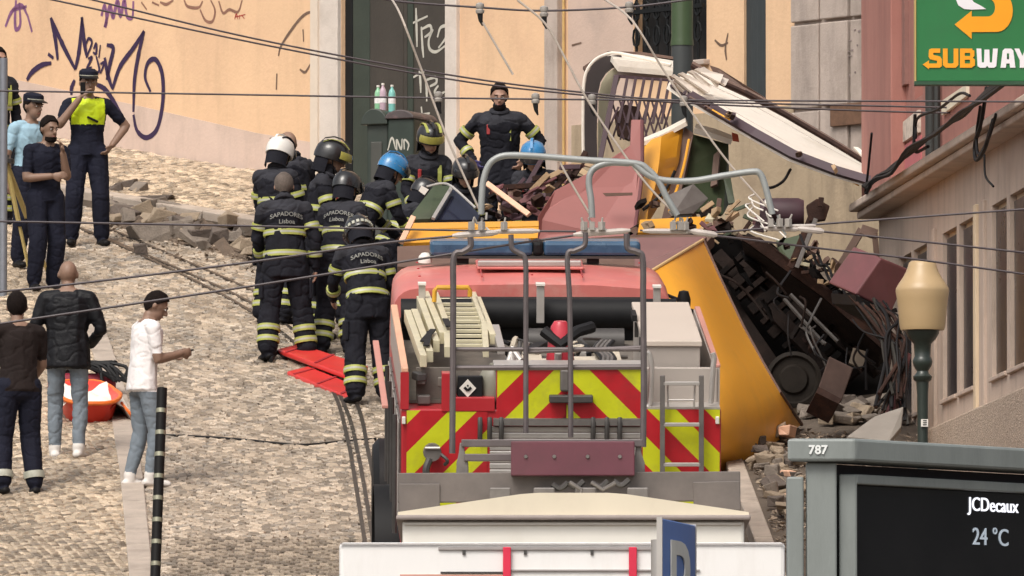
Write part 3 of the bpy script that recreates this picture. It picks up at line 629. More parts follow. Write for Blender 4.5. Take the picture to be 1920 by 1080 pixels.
for px, py, sx in ((1294, 600, 1), (1282, 566, 1),):
    q = MB(); c = Tr(px, py, 5.6); q.lathe(c + Vector((0, 0, -.1)), [(.03, 0), (.055, .03), (.06, .12), (.04, .19), (0, .2)], 12); q.tube([c, c + Vector((-sx * .15, .1, .05))], .015, 6); q.build('mirror', m_black, ft, smooth=True)

# joints, rivets and clutter
for u in (-.8, .0, .8):
    for y in (4.4, 4.9, 5.3): MB().lathe((xc + u * hw, y, zr + .03 + .02 * (1 - u * u)), [(.012, 0), (.010, .008), (0, .01)], 8).build('roof_rivet', m_red, cab)
MB().b2((xc - hw * .8, 4.185, zr - .12), (xc + hw * .8, 4.197, zr - .105)).build('cab_seam', m_dgrey, cab)
for k in range(26):
    x = rnd.uniform(945, 1165); y = rnd.uniform(640, 688); h_ = zd + rnd.uniform(.08, .3); a = Th(x, y, h_)
    if rnd.random() < .5: MB().tube(smooth_path([a, a + Vector((rnd.uniform(-.15, .15), rnd.uniform(.05, .3), .04)), a + Vector((rnd.uniform(-.2, .2), rnd.uniform(.3, .6), 0))], 8), rnd.uniform(.012, .03), 7).build('stowed_hose', rnd.choice([m_black, m_dgrey, m_mgrey, MATS['cream_board_dull']]), ft, smooth=True)
    else: MB().box(a, (rnd.uniform(.04, .16), rnd.uniform(.1, .4), rnd.uniform(.03, .08)), rnd.uniform(-.5, .5)).build('stowed_tool', rnd.choice([m_dgrey, m_black, m_alu, m_red, MATS['cream_board_dull']]), ft, bevel=.006)
for k in range(8):
    x = rnd.uniform(785, 925); y = rnd.uniform(690, 752); a = Tr(x, y, rnd.uniform(.15, .33)); MB().box(a, (rnd.uniform(.04, .12), rnd.uniform(.05, .15), rnd.uniform(.05, .16)), rnd.uniform(-.3, .3)).build('stowed_tool', rnd.choice([m_dgrey, m_bed, m_mgrey, m_black]), ft, bevel=.008)
# ================================================================ WHITE-ROOFED TRAM CAR BELOW, WITH ITS CURRENT COLLECTOR
tc_o = P(1075, 965, 85); MF = Matrix.Translation((tc_o.x, 85, 0.9))
def Fn(px, py, l): return onplane(MF, px, py, l, 1)
m_cream2 = mat('cream_roof_paint', (.70, .62, .48), .55, .06, 2, stain=(.55, .47, .36), stain_amt=.4)
m_tramw = mat('white_tram_paint', (.80, .77, .70), .45, .04, 2, stain=(.7, .65, .56), stain_amt=.3)
m_tramy = mat('tram_yellow_paint', (.72, .33, .025), .4, .06, 1.4, coat=.2, stain=(.55, .27, .05), stain_amt=.25, stain_scale=.8)
tram = thing('tram_car', 'white roofed tram car with pantograph, waiting behind the fire truck', 'tram', MF)
xl, xr = Fn(746, 960, 0).x, Fn(1404, 960, 0).x; ze, zc = Fn(1075, 960, 0).z, Fn(1075, 924, 0).z
arc = []
for t in np.linspace(0, 1, 21):
    u = abs(2 * t - 1); arc.append((lerp(xl, xr, t), ze + (zc - ze) * (1 if u < .25 else (1 - (u - .25) / .75) ** 1.0)))
q = MB(); q.prism([(x, 0, z) for x, z in arc] + [(xr, 0, ze - .02), (xl, 0, ze - .02)], (0, 8.4, 0)); q.build('roof', m_cream2, tram)
q = MB(); q.b2((xl - .012, -.05, ze - .055), (xr + .012, 8.4, ze - .021)); q.build('gutter', mat('grey_gutter', (.30, .25, .23), .6), tram, bevel=.012)
z1 = Fn(1075, 1060, 0).z
q = MB(); q.b2((xl + .03, .02, z1), (xr - .03, 8.3, ze - .056)); q.build('upper_panel', m_tramw, tram, bevel=.02)
q = MB(); q.b2((xl + .045, .0, Fn(1075, 984, 0).z), (xr - .045, .019, Fn(1075, 980, 0).z)); q.build('panel_moulding', m_white, tram)
q = MB(); q.b2((xl + .1, .05, 1.9), (xr - .1, 8.2, z1 - .002)); q.build('window_band', m_glass, tram)
q = MB(); q.b2((xl + .03, .02, .5), (xr - .03, 8.3, 1.898)); q.build('body', m_tramy, tram, bevel=.03)
q = MB(); q.b2((xl + .2, .3, -.9), (xr - .2, 8, .498)); q.build('underframe', m_black, tram)
m_pant = mat('grey_pantograph_steel', (.12, .10, .10), .5, .2, 8, metal=.35)
pg_l = 1.6
def Pg(px, py, l=pg_l): return Fn(px, py, l)
def pbar(name, a, b, wd, th=None, m=m_pant, l=pg_l, bv=.006): return MB().bar(Pg(*a, l), Pg(*b, l), wd, th, up=(0, 1, 0)).build(name, m, tram, bevel=bv)
pbar('base_beam', (746, 915), (1388, 912), .20, .09, mat('base_beam_paint', (.13, .11, .10), .6, .2, 6))
pbar('base_beam', (748, 935), (825, 935), .20, .12, MATS['base_beam_paint'])
pbar('base_beam', (1300, 932), (1388, 930), .20, .12, MATS['base_beam_paint'])
for x in (938, 1020, 1098, 1195):
    a = Pg(x - 20, 930); b = Pg(x + 20, 917); q = MB(); q.b2((a.x, pg_l - .25, a.z - .06), (b.x, pg_l - .12, b.z)); q.build('roof_mount', m_mgrey, tram, bevel=.01)
for x, sgn in ((867, 1), (1198, -1)):
    q = MB(); q.add([Pg(x - 12, 900, pg_l), Pg(x + 12, 900, pg_l), Pg(x + 11, 868, pg_l), Pg(x + 5, 850, pg_l), Pg(x + 3, 830, pg_l), Pg(x - 5, 830, pg_l), Pg(x - 7, 850, pg_l), Pg(x - 11, 868, pg_l)], [list(range(8))]); pts = list(q.v)
    q = MB(); q.prism(pts, (0, .1, 0)); q.build('pivot_stand', m_mgrey, tram, bevel=.006)
pbar('cross_bar', (865, 831), (1205, 831), .05, .05)
pbar('cross_bar', (870, 858), (960, 858), .05, .05)
q = MB(); a, b = Pg(958, 892, pg_l - .15), Pg(1190, 827, pg_l - .15); q.b2((a.x, pg_l - .15, a.z), (b.x, pg_l + .25, b.z)); mbx = q.build('spring_box', mat('maroon_box_paint', (.115, .03, .045), .55, .12, 5, stain=(.08, .03, .035), stain_amt=.5), tram, bevel=.008)
for u in (.12, .35, .62, .88): MB().lathe((lerp(a.x, b.x, u), pg_l - .158, lerp(a.z, b.z, .55)), [(0, -.004), (.012, -.004), (.014, .008)], 8, axis='Y').build('bolt', m_mgrey, mbx)
# four rising arms with bent heads
arms = [[(848, 850), (849, 700), (850, 560), (851, 482), (868, 472), (882, 462), (882, 445)],
        [(986, 812), (986, 700), (986, 560), (985, 488), (972, 474), (960, 465), (958, 440)],
        [(1070, 820), (1070, 700), (1068, 560), (1064, 480), (1078, 470), (1096, 460), (1098, 436)],
        [(1206, 838), (1207, 700), (1206, 560), (1205, 485), (1194, 472), (1177, 465), (1175, 438)]]
for k, ar in enumerate(arms):
    pts = [Pg(a, b, pg_l + .15) for a, b in ar]; n = len(pts)
    rs = [.026 if i < 4 else .016 for i in range(n)]
    q = MB(); q.tube(smooth_path(pts, 30), .021 if k in (0, 3) else .018, 8); q.build('collector_arm', m_pant, tram, smooth=True)
for a, b, wd in (((850, 655), (1208, 655), .022), ((846, 690), (1205, 688), .026), ((985, 660), (1210, 651), .02)):
    q = MB(); q.tube([Pg(*a, pg_l + .2), Pg(*b, pg_l + .2)], wd * .7, 8); q.build('brace_rod', m_pant, tram, smooth=True)
for x in (1090, 1130):
    q = MB(); q.tube([Pg(x - 22, 904, pg_l - .3), Pg(x, 918, pg_l - .3), Pg(x - (4 if x < 1100 else -24), 936 if x < 1100 else 905, pg_l - .3)], .014, 6); q.build('roof_hook', m_mgrey, tram)
for x, y in ((1065, 905), (1110, 905), (1150, 902), (1035, 908)):
    q = MB(); q.tube(smooth_path([Pg(x, y, pg_l - .2), Pg(x + 15, y + 8, pg_l - .2), Pg(x + 30, y - 3, pg_l - .2)], 8), .02, 6); q.build('cable', m_dgrey, tram, smooth=True)
# ================================================================ WHITE BOX TRUCK NEAREST THE STREET MOUTH
bo = P(1052, 1018, 62); MBX = Matrix.Translation((bo.x, 62, 0))
def Bx(px, py, l=0): return onplane(MBX, px, py, l, 1)
m_van = mat('glossy_white_panel', (.82, .80, .78), .35, .03, 2, stain=(.66, .63, .6), stain_amt=.45, stain_scale=2, stretch=(3, 3, .7))
bt = thing('box_truck', 'plain white box truck with red straps, parked at the street mouth', 'truck', MBX)
a, b = Bx(636, 1080), Bx(1472, 1017); q = MB(); q.b2((a.x, 0, 1.0), (b.x, 4.5, b.z)); bd = q.build('cargo_box', m_van, bt, bevel=.02)
for y0, y1, x0, x1, m in ((1026, 1031, 822, 1300, mat('grey_trim', (.32, .29, .28), .5)), (1072, 1075, 826, 955, m_dgrey), (1068, 1071, 955, 1312, MATS['grey_trim']), (1019, 1021, 638, 1470, MATS['grey_trim'])):
    p0, p1 = Bx(x0, y1), Bx(x1, y0); MB().b2((p0.x, -.012, p0.z), (p1.x, -.001, p1.z)).build('panel_trim', m, bt)
p0, p1 = Bx(750, 1130), Bx(955, 1077); MB().b2((p0.x, -.008, p0.z), (p1.x, -.001, p1.z)).build('pink_panel', mat('salmon_panel', (.6, .32, .24), .5), bt)
for x in (950, 1186):
    p0, p1 = Bx(x - 7, 1150), Bx(x + 8, 1026); MB().b2((p0.x, -.03, p0.z), (p1.x, -.013, p1.z)).build('strap', mat('red_strap', (.62, .02, .06), .6), bt, bevel=.004)
for x in (985, 1110, 870): MB().box(Bx(x, 1036), (.015, .02, .02)).build('rivet', m_dgrey, bt)
MB().b2((a.x + .1, 4.5, .9), (b.x - .1, 6.3, 2.9)).build('cab', m_van, bt, bevel=.08)
MB().b2((a.x + .2, .3, .55), (b.x - .2, 6.1, .99)).build('chassis', m_black, bt)
for sx in (a.x + .2, b.x - .2):
    for y in (1.2, 5.4): MB().lathe((sx, y, .45), [(0, -.12), (.44, -.12), (.45, -.1), (.45, .1), (.44, .12), (0, .12)], 20, axis='X').build('wheel', m_black, bt, smooth=True)
# ================================================================ PARKING SIGN
so = P(1241, 972, 36); dirx = Vector((math.cos(R(78)), math.sin(R(78)), 0)).normalized()
MS = frame((so.x, 36, 0), dirx, (-dirx.y, dirx.x, 0))
ps = thing('parking_sign', 'blue parking sign with white P seen at a steep angle', 'sign', MS)
zt = onplane(MS, 1241, 972, 0, 1).z; wd = onplane(MS, 1304, 985, 0, 1).x
m_sblue = mat('sign_blue', (.04, .16, .52), .4, .12, 3, stain=(.05, .1, .25), stain_amt=.3)
q = MB(); q.b2((0, 0, zt - .6), (wd, .012, zt)); pl_ = q.build('plate', m_sblue, ps, bevel=.003)
MB().b2((-.006, -.002, zt - .6), (-.0005, .014, zt + .004)).build('plate_edge', m_alu, ps)
MB().b2((wd + .0005, -.002, zt - .6), (wd + .006, .014, zt + .004)).build('plate_edge', m_alu, ps)
vs, fs = text_mesh('P', .40, .002, .004)
xs_ = [v.x for v in vs]; zs_ = [v.y for v in vs]; w_ = max(xs_) - min(xs_)
q = MB(); q.add([(wd * (.24 + .56 * (v.x - min(xs_)) / w_), -.003 + v.z, zt - .055 - (max(zs_) - v.y) / (max(zs_) - min(zs_)) * .26) for v in vs], fs); q.build('letter', mat('sign_white', (.74, .72, .66), .5), pl_, fix=False)
q = MB(); q.tube([(wd / 2, .05, 0), (wd / 2, .05, zt - .05)], .03, 10); q.build('post', m_alu, ps, smooth=True)
# ================================================================ BUS SHELTER WITH SCREEN
ho = P(1603, 822, 36); dB = Vector((math.sin(R(41)), math.cos(R(41)), 0))
MH = Matrix.Translation((ho.x, 36, 0)); zt = ho.z; zb = P(1603, 865, 36).z
m_shel = mat('grey_shelter_paint', (.215, .235, .225), .45, .1, 6, .05, 60, stain=(.165, .18, .175), stain_amt=.5, stain_scale=5, stretch=(2, 2, .6))
m_shel2 = mat('dark_shelter_soffit', (.035, .032, .05), .5, .1, 3)
bs = thing('bus_shelter', 'grey bus shelter with dark screen, cap numbered 787', 'bus shelter', MH)
lw = ho.x - P(1475, 822, 36).x
nB = Vector((dB.y, -dB.x, 0))                     # outward normal of the screen face
def hexa(mb, o, u, ul, v, vl, z0, z1):            # skewed box: corner o, directions u,v
    o = Vector(o); u = Vector(u) * ul; v = Vector(v) * vl
    base = [o, o + u, o + u + v, o + v]
    mb.prism([Vector((p.x, p.y, z0)) for p in base], (0, 0, z1 - z0)); return mb
L3 = 2.6
q = MB(); q.prism([Vector((p.x, p.y, zb)) for p in (Vector((-lw, 0, 0)), Vector((0, 0, 0)), dB * L3, dB * L3 + Vector((-lw, 0, 0)))], (0, 0, zt - zb)); cap = q.build('cap', m_shel, bs, bevel=.008)
ov = onplane(MH, 1512, 900, .02, 1).x
q = MB(); q.b2((onplane(MH, 1512, 900, .03, 1).x, .03, 0), (onplane(MH, 1569, 900, .03, 1).x, .12, zb - .001)); q.build('column', m_shel, bs, bevel=.006)
zc_ = P(1490, 893, 36).z
q = MB(); q.b2((onplane(MH, 1475, 900, .02, 1).x, .02, 0), (onplane(MH, 1507, 900, .02, 1).x, .1, zc_)); q.build('side_column', m_shel, bs, bevel=.006)
q = MB(); x0, x1 = onplane(MH, 1573, 900, .06, 1).x, onplane(MH, 1607, 900, .06, 1).x; zf = onplane(MH, 1600, 889, .06, 1).z; q.b2((x0, .06, 0), (x1, .12, zf)); q.build('frame_post', m_shel, bs, bevel=.006)
o2 = Vector((x1, .06, 0))
q = MB(); hexa(q, o2 - nB * .03 + dB * -.02, dB, 2.4, -nB, .06, .3, zf - .03); q.build('screen', mat('black_screen', (.008, .008, .01), .12, .05, 2), bs)
q = MB(); hexa(q, o2 + nB * .0, dB, 2.4, -nB, .1, zf - .028, zf); q.build('frame_head', m_shel, bs, bevel=.004)
q = MB(); hexa(q, o2 - nB * .1, dB, 2.4, -nB, .05, 0, zb - .002); q.build('back_panel', m_shel2, bs)
# lettering: on the cap's left end and on the screen
def put_text(txt, size, org, u, name, m, parent, off=.0, ext=.0015, sp=1., align='LEFT'):
    vs, fs = text_mesh(txt, size, ext, off, align, 0, sp); u = Vector(u).normalized(); n = Vector((u.y, -u.x, 0)); q = MB()
    q.add([Vector(org) + u * v.x + Vector((0, 0, v.y)) + n * (v.z + .002) for v in vs], fs); return q.build(name, m, parent, fix=False)
c = onplane(MH, 1516, 844, -.001, 1); put_text('787', .034, c, (1, 0, 0), 'number', mat('white_vinyl', (.78, .8, .78), .5), cap, .0012, sp=1.05)
def on_screen(px, py): return hit_local(MH, px, py, o2 - nB * .03, nB)
def hit_local(M, px, py, p0, n):
    inv = M.inverted(); o = inv @ CAMP; d = inv.to_3x3() @ ray(px, py); return o + d * ((Vector(p0) - o).dot(n) / d.dot(n))
m_led = mat('white_screen_text', (.8, .8, .85), .5, 0, emit=(.9, .92, 1), emit_s=.9); m_led2 = mat('pale_screen_text', (.5, .55, .6), .5, 0, emit=(.5, .62, .75), emit_s=.22)
c = on_screen(1815, 946); put_text('JCDecaux', .056, c, dB, 'screen_text', m_led, bs, .0)
c = on_screen(1822, 1007); put_text('24 °C', .070, c, dB, 'screen_text', m_led2, bs, .0)
# ================================================================ STREET LAMP
lo = P(1730, 825, 100); MLp = Matrix.Translation((lo.x, 100, gz(100)))
def Lz(py): return onplane(MLp, 1730, py, 0, 1).z
def Lr(w_): return w_ / 2 / F * 100
m_lgreen = mat('dark_green_cast_iron', (.018, .026, .02), .4, .2, 10, coat=.2)
m_lglass = mat('amber_lamp_glass', (.44, .305, .16), .4, .12, 3, stain=(.36, .25, .13), stain_amt=.4)
lp = thing('street_lamp', 'dark green cast iron street lamp with amber glass bowl', 'street lamp', MLp)
q = MB(); q.lathe((0, 0, 0), [(Lr(w_), Lz(y)) for w_, y in ((40, 620), (82, 619), (86, 612), (91, 585), (96, 562), (101, 546), (99, 540), (88, 531), (74, 521), (62, 510), (55, 500), (50, 493), (44, 490), (0, 489))], 28); q.build('lamp_bowl', m_lglass, lp, smooth=True)
q = MB(); q.lathe((0, 0, 0), [(0.02, 0), (.16, 0), (.16, .1), (.1, .2), (.1, .6), (.06, .7), (Lr(20), Lz(830)), (Lr(21), Lz(740)), (Lr(24), Lz(716)), (Lr(34), Lz(712)), (Lr(36), Lz(706)), (Lr(24), Lz(700)), (Lr(22), Lz(696)), (Lr(34), Lz(686)), (Lr(38), Lz(678)), (Lr(34), Lz(672)), (Lr(30), Lz(668)), (Lr(33), Lz(645)), (Lr(50), Lz(636)), (Lr(62), Lz(626)), (Lr(64), Lz(619)), (Lr(40), Lz(617))], 24); q.build('post', m_lgreen, lp, smooth=True)
q = MB(); a, b = onplane(MLp, 1727, 800, -.06, 1), onplane(MLp, 1740, 786, -.06, 1); q.b2((a.x, -.06, a.z), (b.x, -.045, b.z)); stk = q.build('sticker', m_white, lp)
q = MB()
for k in range(3): q.b2((a.x + .015, -.064, a.z + .012 + k * .016), (b.x - .01, -.0605, a.z + .019 + k * .016))
q.build('sticker_print', m_black, stk)
# ================================================================ HANGING SHOP SIGN
sg0 = P(1718, 152, 105); MG = Matrix.Translation((sg0.x, 105, sg0.z))
def Sg(px, py, l=0): return onplane(MG, px, py, l, 1)
ss = thing('shop_sign', 'green hanging shop sign with yellow arrow emblem reading SUBWAY', 'sign', MG)
m_sgreen = mat('sign_green', (.018, .17, .05), .4, .08, 2, stain=(.03, .13, .05), stain_amt=.4)
m_syel = mat('sign_yellow', (.86, .36, .008), .4, .05, 3); m_swht = mat('sign_pale', (.8, .8, .84), .4, .04, 3)
a, b = Sg(1718, 152), Sg(1962, -150); pan = MB().b2((a.x, 0, a.z), (b.x, .16, b.z)).build('panel', m_sgreen, ss, bevel=.004)
MB().b2((a.x - .014, -.01, a.z), (a.x - .0005, .17, b.z)).build('edge_strip', mat('ochre_edge', (.45, .33, .12), .5), ss)
MB().b2((a.x - .014, -.012, a.z - .03), (b.x, .172, a.z - .001)).build('bottom_edge', mat('dark_green_edge', (.02, .07, .035), .5), ss)
for dz in (.3, 1.0): MB().b2((b.x, .05, a.z + dz), (b.x + .25, .11, a.z + dz + .06)).build('bracket', m_dgrey, ss)
def poly(pts, m, name, y=-.008, t=.007): return MB().prism([Sg(u, v, y) for u, v in pts], (0, t, 0)).build(name, m, pan)
# S emblem: outer yellow hook with arrow to the left, white hook above
arcp = [(1870 + 28 * math.cos(t) * 1.05, 28 + 32 * math.sin(t)) for t in np.linspace(-1.4, 1.5, 14)]
outer = [(1868 + 31 * math.cos(t), 20 + 40 * math.sin(t)) for t in np.linspace(-1.2, 1.45, 14)]
inner = [(1852 + 14 * math.cos(t), 14 + 17 * math.sin(t)) for t in np.linspace(1.4, -1.3, 10)]
poly([(1790, 46), (1822, 20), (1822, 31)] + [(1848, 31)] + inner + outer + [(1840, 60), (1822, 60), (1822, 73)], m_syel, 'emblem_arrow')
poly([(1790, -6), (1797, 10), (1808, 17), (1822, 18), (1849, 17), (1838, 10), (1826, 4), (1818, -6), (1812, -20), (1794, -20)], m_swht, 'emblem_hook')
# blocky lettering, each letter its own raised shape
def letter(polys, m, name='letter'):
    q = MB()
    for k, pp in enumerate(polys): q.prism([Sg(u, v, -.009 - .0004 * k) for u, v in pp], (0, .008, 0))
    return q.build(name, m, pan)
T, Bt = 91, 127
def bx_(x0, x1, y0, y1): return [(x0, y0), (x1, y0), (x1, y1), (x0, y1)]
letter([[(1742, T + 2), (1746, T), (1763, T), (1763, T + 8), (1750, T + 8), (1750, T + 12), (1763, T + 15), (1766, T + 20), (1766, Bt - 3), (1762, Bt), (1742, Bt), (1742, Bt + 3), (1730, Bt - 6), (1742, Bt - 14), (1742, Bt - 8), (1757, Bt - 8), (1757, T + 23), (1744, T + 20), (1741, T + 15)]], m_syel)
letter([[(1768, T), (1777, T), (1777, Bt - 9), (1780, Bt - 8), (1785, Bt - 8), (1788, Bt - 9), (1788, T), (1797, T), (1797, Bt - 5), (1792, Bt), (1773, Bt), (1768, Bt - 5)]], m_syel)
letter([bx_(1800, 1809, T, Bt), bx_(1808, 1823, T, T + 8), bx_(1808, 1824, T + 14, T + 21), bx_(1808, 1823, Bt - 8, Bt), [(1819, T + 1), (1827, T + 4), (1827, T + 14), (1824, T + 17), (1828, T + 21), (1828, Bt - 4), (1822, Bt - 1), (1819, Bt - 6)]], m_syel)
letter([[(1831, T), (1840, T), (1841, Bt - 10), (1845, Bt - 10), (1846, T + 2), (1855, T + 2), (1856, Bt - 10), (1860, Bt - 10), (1862, T), (1871, T), (1868, Bt - 3), (1864, Bt), (1854, Bt), (1851, Bt - 4), (1848, Bt), (1838, Bt), (1833, Bt - 3)]], m_swht)
letter([[(1876, Bt), (1880, T + 4), (1884, T), (1896, T), (1900, T + 4), (1904, Bt), (1894, Bt), (1893, Bt - 8), (1887, Bt - 8), (1886, Bt)], ], m_swht)
letter([bx_(1888, 1892, T + 9, T + 20)], m_sgreen)
letter([[(1902, T), (1911, T), (1917, T + 14), (1923, T), (1932, T), (1921, T + 22), (1921, Bt), (1912, Bt), (1912, T + 22)]], m_swht)
# ================================================================ PEOPLE
m_skin = mat('skin', (.36, .205, .145), .55, .1, 9, stain=(.32, .15, .11), stain_amt=.3, stain_scale=9)
m_skin2 = mat('tanned_skin', (.24, .145, .10), .55, .12, 9, stain=(.20, .11, .08), stain_amt=.3, stain_scale=9)
m_hair = mat('dark_hair', (.012, .008, .007), .8, .4, 40, .6, 120, spec=.1)
m_hairg = mat('greying_hair', (.11, .085, .07), .8, .3, 40, .5, 120)
m_gear = mat('navy_turnout_cloth', (.014, .014, .019), .8, .3, 6, .25, 45, spec=.12)
m_gear2 = mat('dark_shoulder_cloth', (.035, .035, .042), .8, .25, 6, .25, 45, spec=.12)
m_navy = mat('navy_uniform_cloth', (.014, .015, .026), .8, .25, 6, .25, 45, spec=.12)
m_lime = mat('lime_reflective', (.36, .38, .085), .5, .25, 14, stain=(.2, .2, .08), stain_amt=.6, stain_scale=7)
m_silver = mat('silver_reflective', (.40, .40, .33), .4, .25, 14, stain=(.24, .23, .18), stain_amt=.6, stain_scale=7)
m_hivis = mat('hi_vis_yellow', (.62, .78, .01), .6, .08, 6, .2, 40)
m_boot = mat('boot_leather', (.012, .011, .011), .5, .2, 12, spec=.12)
m_jean = mat('grey_blue_denim', (.16, .19, .22), .8, .15, 8, .25, 45, stain=(.22, .25, .28), stain_amt=.5, stain_scale=3)
m_tee = mat('white_cotton', (.78, .74, .73), .8, .06, 5, .25, 30)
m_blackj = mat('black_nylon', (.008, .008, .010), .55, .3, 6, .3, 30, spec=.2)
m_browntee = mat('brown_black_cotton', (.022, .016, .015), .85, .2, 6, .25, 30, spec=.12)
m_sky = mat('pale_blue_shirt', (.30, .46, .56), .8, .08, 6, .25, 30)
m_glove = mat('purple_glove', (.05, .04, .14), .5, .15, 12)
m_helm = mat('black_helmet', (.016, .015, .016), .3, .2, 8, coat=.3)
m_helw = mat('white_helmet', (.74, .71, .66), .35, .05, 6, coat=.2)
m_helb = mat('blue_helmet', (.03, .19, .42), .3, .15, 6, coat=.3, stain=(.1, .3, .5), stain_amt=.4, stain_scale=8)
m_visor = mat('smoked_visor', (.03, .028, .03), .12, .1, 6, coat=.5)
m_eye = mat('eye_white', (.55, .5, .46), .3, .05); m_lip = mat('lips', (.26, .10, .08), .5, .05)
m_wtext = mat('grey_print', (.22, .22, .20), .7, .1, 8)
m_sneak = mat('white_sneaker', (.68, .64, .6), .6, .06, 8)
class Fig:                                     # closed overlapping pieces -> one skin
    def __init__(s): s.mb = MB(); s.el = []
    def tube(s, pts, rad, m, flat=1.0, side=None, cap=True, cap0=1.):
        """pts path, rad per point, flat = depth/width ratio, side = width axis"""
        pts = [Vector(p) for p in pts]; q = []; rr = []; s.el.append(('t', pts, list(rad), flat, side, m, cap0))
        for i in range(len(pts) - 1):
            k = max(1, int((pts[i + 1] - pts[i]).length / .03))
            for j in range(k): q.append(pts[i].lerp(pts[i + 1], j / k)); rr.append(lerp(rad[i], rad[i + 1], j / k))
        q.append(pts[-1]); rr.append(rad[-1])
        if cap:
            d0 = (q[0] - q[1]).normalized(); d1 = (q[-1] - q[-2]).normalized()
            f = min(1, flat) if side is not None else 1
            q = [q[0] + d0 * rr[0] * .75 * f * cap0] + [q[0] + d0 * rr[0] * .45 * f * cap0] + q + [q[-1] + d1 * rr[-1] * .45 * f, q[-1] + d1 * rr[-1] * .75 * f]
            rr = [rr[0] * .35, rr[0] * .82] + rr + [rr[-1] * .82, rr[-1] * .35]
        n = len(q); seg = 12; vs = []; prev = Vector(side) if side is not None else None
        for i, p in enumerate(q):
            d = (q[min(i + 1, n - 1)] - q[max(i - 1, 0)]).normalized()
            a = prev if prev is not None else (Vector((1, 0, 0)) if abs(d.x) < .9 else Vector((0, 1, 0)))
            a = (a - d * a.dot(d)).normalized()
            if side is None: prev = a
            b = d.cross(a)
            for k in range(seg):
                t = 2 * math.pi * k / seg; vs.append(p + (a * math.cos(t) + b * math.sin(t) * flat) * rr[i])
        fs = [(i * seg + k, i * seg + (k + 1) % seg, (i + 1) * seg + (k + 1) % seg, (i + 1) * seg + k) for i in range(n - 1) for k in range(seg)]
        fs += [list(range(seg - 1, -1, -1)), [(n - 1) * seg + k for k in range(seg)]]
        s.mb.add(vs, fs); return s
    def ell(s, c, r, m, Rm=None, nz=9):
        c = Vector(c); vs = []; seg = 14
        for i in range(1, nz):
            th = math.pi * i / nz
            for k in range(seg):
                t = 2 * math.pi * k / seg; v = Vector((r[0] * math.sin(th) * math.cos(t), r[1] * math.sin(th) * math.sin(t), r[2] * math.cos(th)))
                vs.append(c + (Rm @ v if Rm is not None else v))
        n = nz - 1
        fs = [(i * seg + k, (i + 1) * seg + k, (i + 1) * seg + (k + 1) % seg, i * seg + (k + 1) % seg) for i in range(n - 1) for k in range(seg)]
        fs += [list(range(seg)), [(n - 1) * seg + k for k in range(seg - 1, -1, -1)]]
        s.mb.add(vs, fs); s.el.append(('e', c, r, Rm, m)); return s
    def skin(s, name, parent, mats, voxel=.0105, wrinkle=.006, bias={}, paint=None):
        me = bpy.data.meshes.new(name); me.from_pydata([tuple(v) for v in s.mb.v], [], s.mb.f)
        o = bpy.data.objects.new(name, me); COL.objects.link(o)
        md = o.modifiers.new('r', 'REMESH'); md.mode = 'VOXEL'; md.voxel_size = voxel
        sm = o.modifiers.new('s', 'SMOOTH'); sm.factor = .5; sm.iterations = 3
        dg = bpy.context.evaluated_depsgraph_get(); dg.update()
        nm = bpy.data.meshes.new_from_object(o.evaluated_get(dg)); bpy.data.objects.remove(o); bpy.data.meshes.remove(me)
        V = np.empty(len(nm.vertices) * 3); nm.vertices.foreach_get('co', V); V = V.reshape(-1, 3)
        best = np.full(len(V), 9.); who = np.zeros(len(V), int); ems = []
        for ei, e in enumerate(s.el):
            em_ = e[5] if e[0] == 't' else e[-1]; ems.append(em_); dist = np.full(len(V), 9.)
            if e[0] == 'e':
                A = np.array(e[3]) if e[3] is not None else np.eye(3); L = (V - np.array(e[1])) @ A; rr = np.array(e[2])
                dist = (np.linalg.norm(L / rr, axis=1) - 1) * rr.min()
            else:
                for i in range(len(e[1]) - 1):
                    p0, p1 = np.array(e[1][i]), np.array(e[1][i + 1]); d = p1 - p0; LL = d @ d
                    if LL < 1e-9: continue
                    t = np.clip((V - p0) @ d / LL, 0, 1); low = ((V - p0) @ d) / math.sqrt(LL) if (i == 0 and e[6] < .5) else None; o_ = V - (p0 + t[:, None] * d); r_ = e[2][i] + (e[2][i + 1] - e[2][i]) * t
                    if e[4] is not None and e[3] != 1:
                        dn = d / math.sqrt(LL); sa = np.array(Vector(e[4])); sa = sa - dn * (sa @ dn); sa /= np.linalg.norm(sa); bb = np.cross(dn, sa)
                        o_ = o_ + np.outer((o_ @ bb) * (1 / e[3] - 1), bb)
                    dd = np.linalg.norm(o_, axis=1) - r_
                    if low is not None: dd = np.where(low < -.012, 9., dd)
                    dist = np.minimum(dist, dd)
            dist = dist - bias.get(em_.name, 0)
            k = dist < best; best[k] = dist[k]; who[k] = ei
        names = []; idx = {}
        for m in mats: idx[m.name] = len(names); names.append(m); nm.materials.append(m)
        cloth = {i for i, m in enumerate(names) if 'skin' not in m.name and 'boot' not in m.name and 'glove' not in m.name and 'sneaker' not in m.name}
        vm = []; nrm = [v.normal.copy() for v in nm.vertices]; off = rnd.uniform(0, 50)
        for vi, (v, nn) in enumerate(zip(nm.vertices, nrm)):
            em = ems[who[vi]]
            if paint: em = paint(v.co, em)
            i = idx[em.name]; vm.append(i)
            if i in cloth and wrinkle:
                p = v.co; w_ = noise.noise((p.x * 9 + off, p.y * 9, p.z * 5)) + .6 * noise.noise((p.x * 17, p.y * 17 + off, p.z * 13)) - 1.1 * max(0, 1 - abs(noise.noise((p.x * 6 + p.z * 6, p.y * 6 + off, p.z * 9 - p.x * 4))) * 7)
                v.co = p + nn * wrinkle * w_
        pm = [0] * len(nm.polygons)
        for k, p in enumerate(nm.polygons):
            c = [vm[i] for i in p.vertices]; pm[k] = max(set(c), key=c.count)
        nm.polygons.foreach_set('material_index', pm); nm.polygons.foreach_set('use_smooth', [True] * len(pm)); nm.update()
        nm.name = name
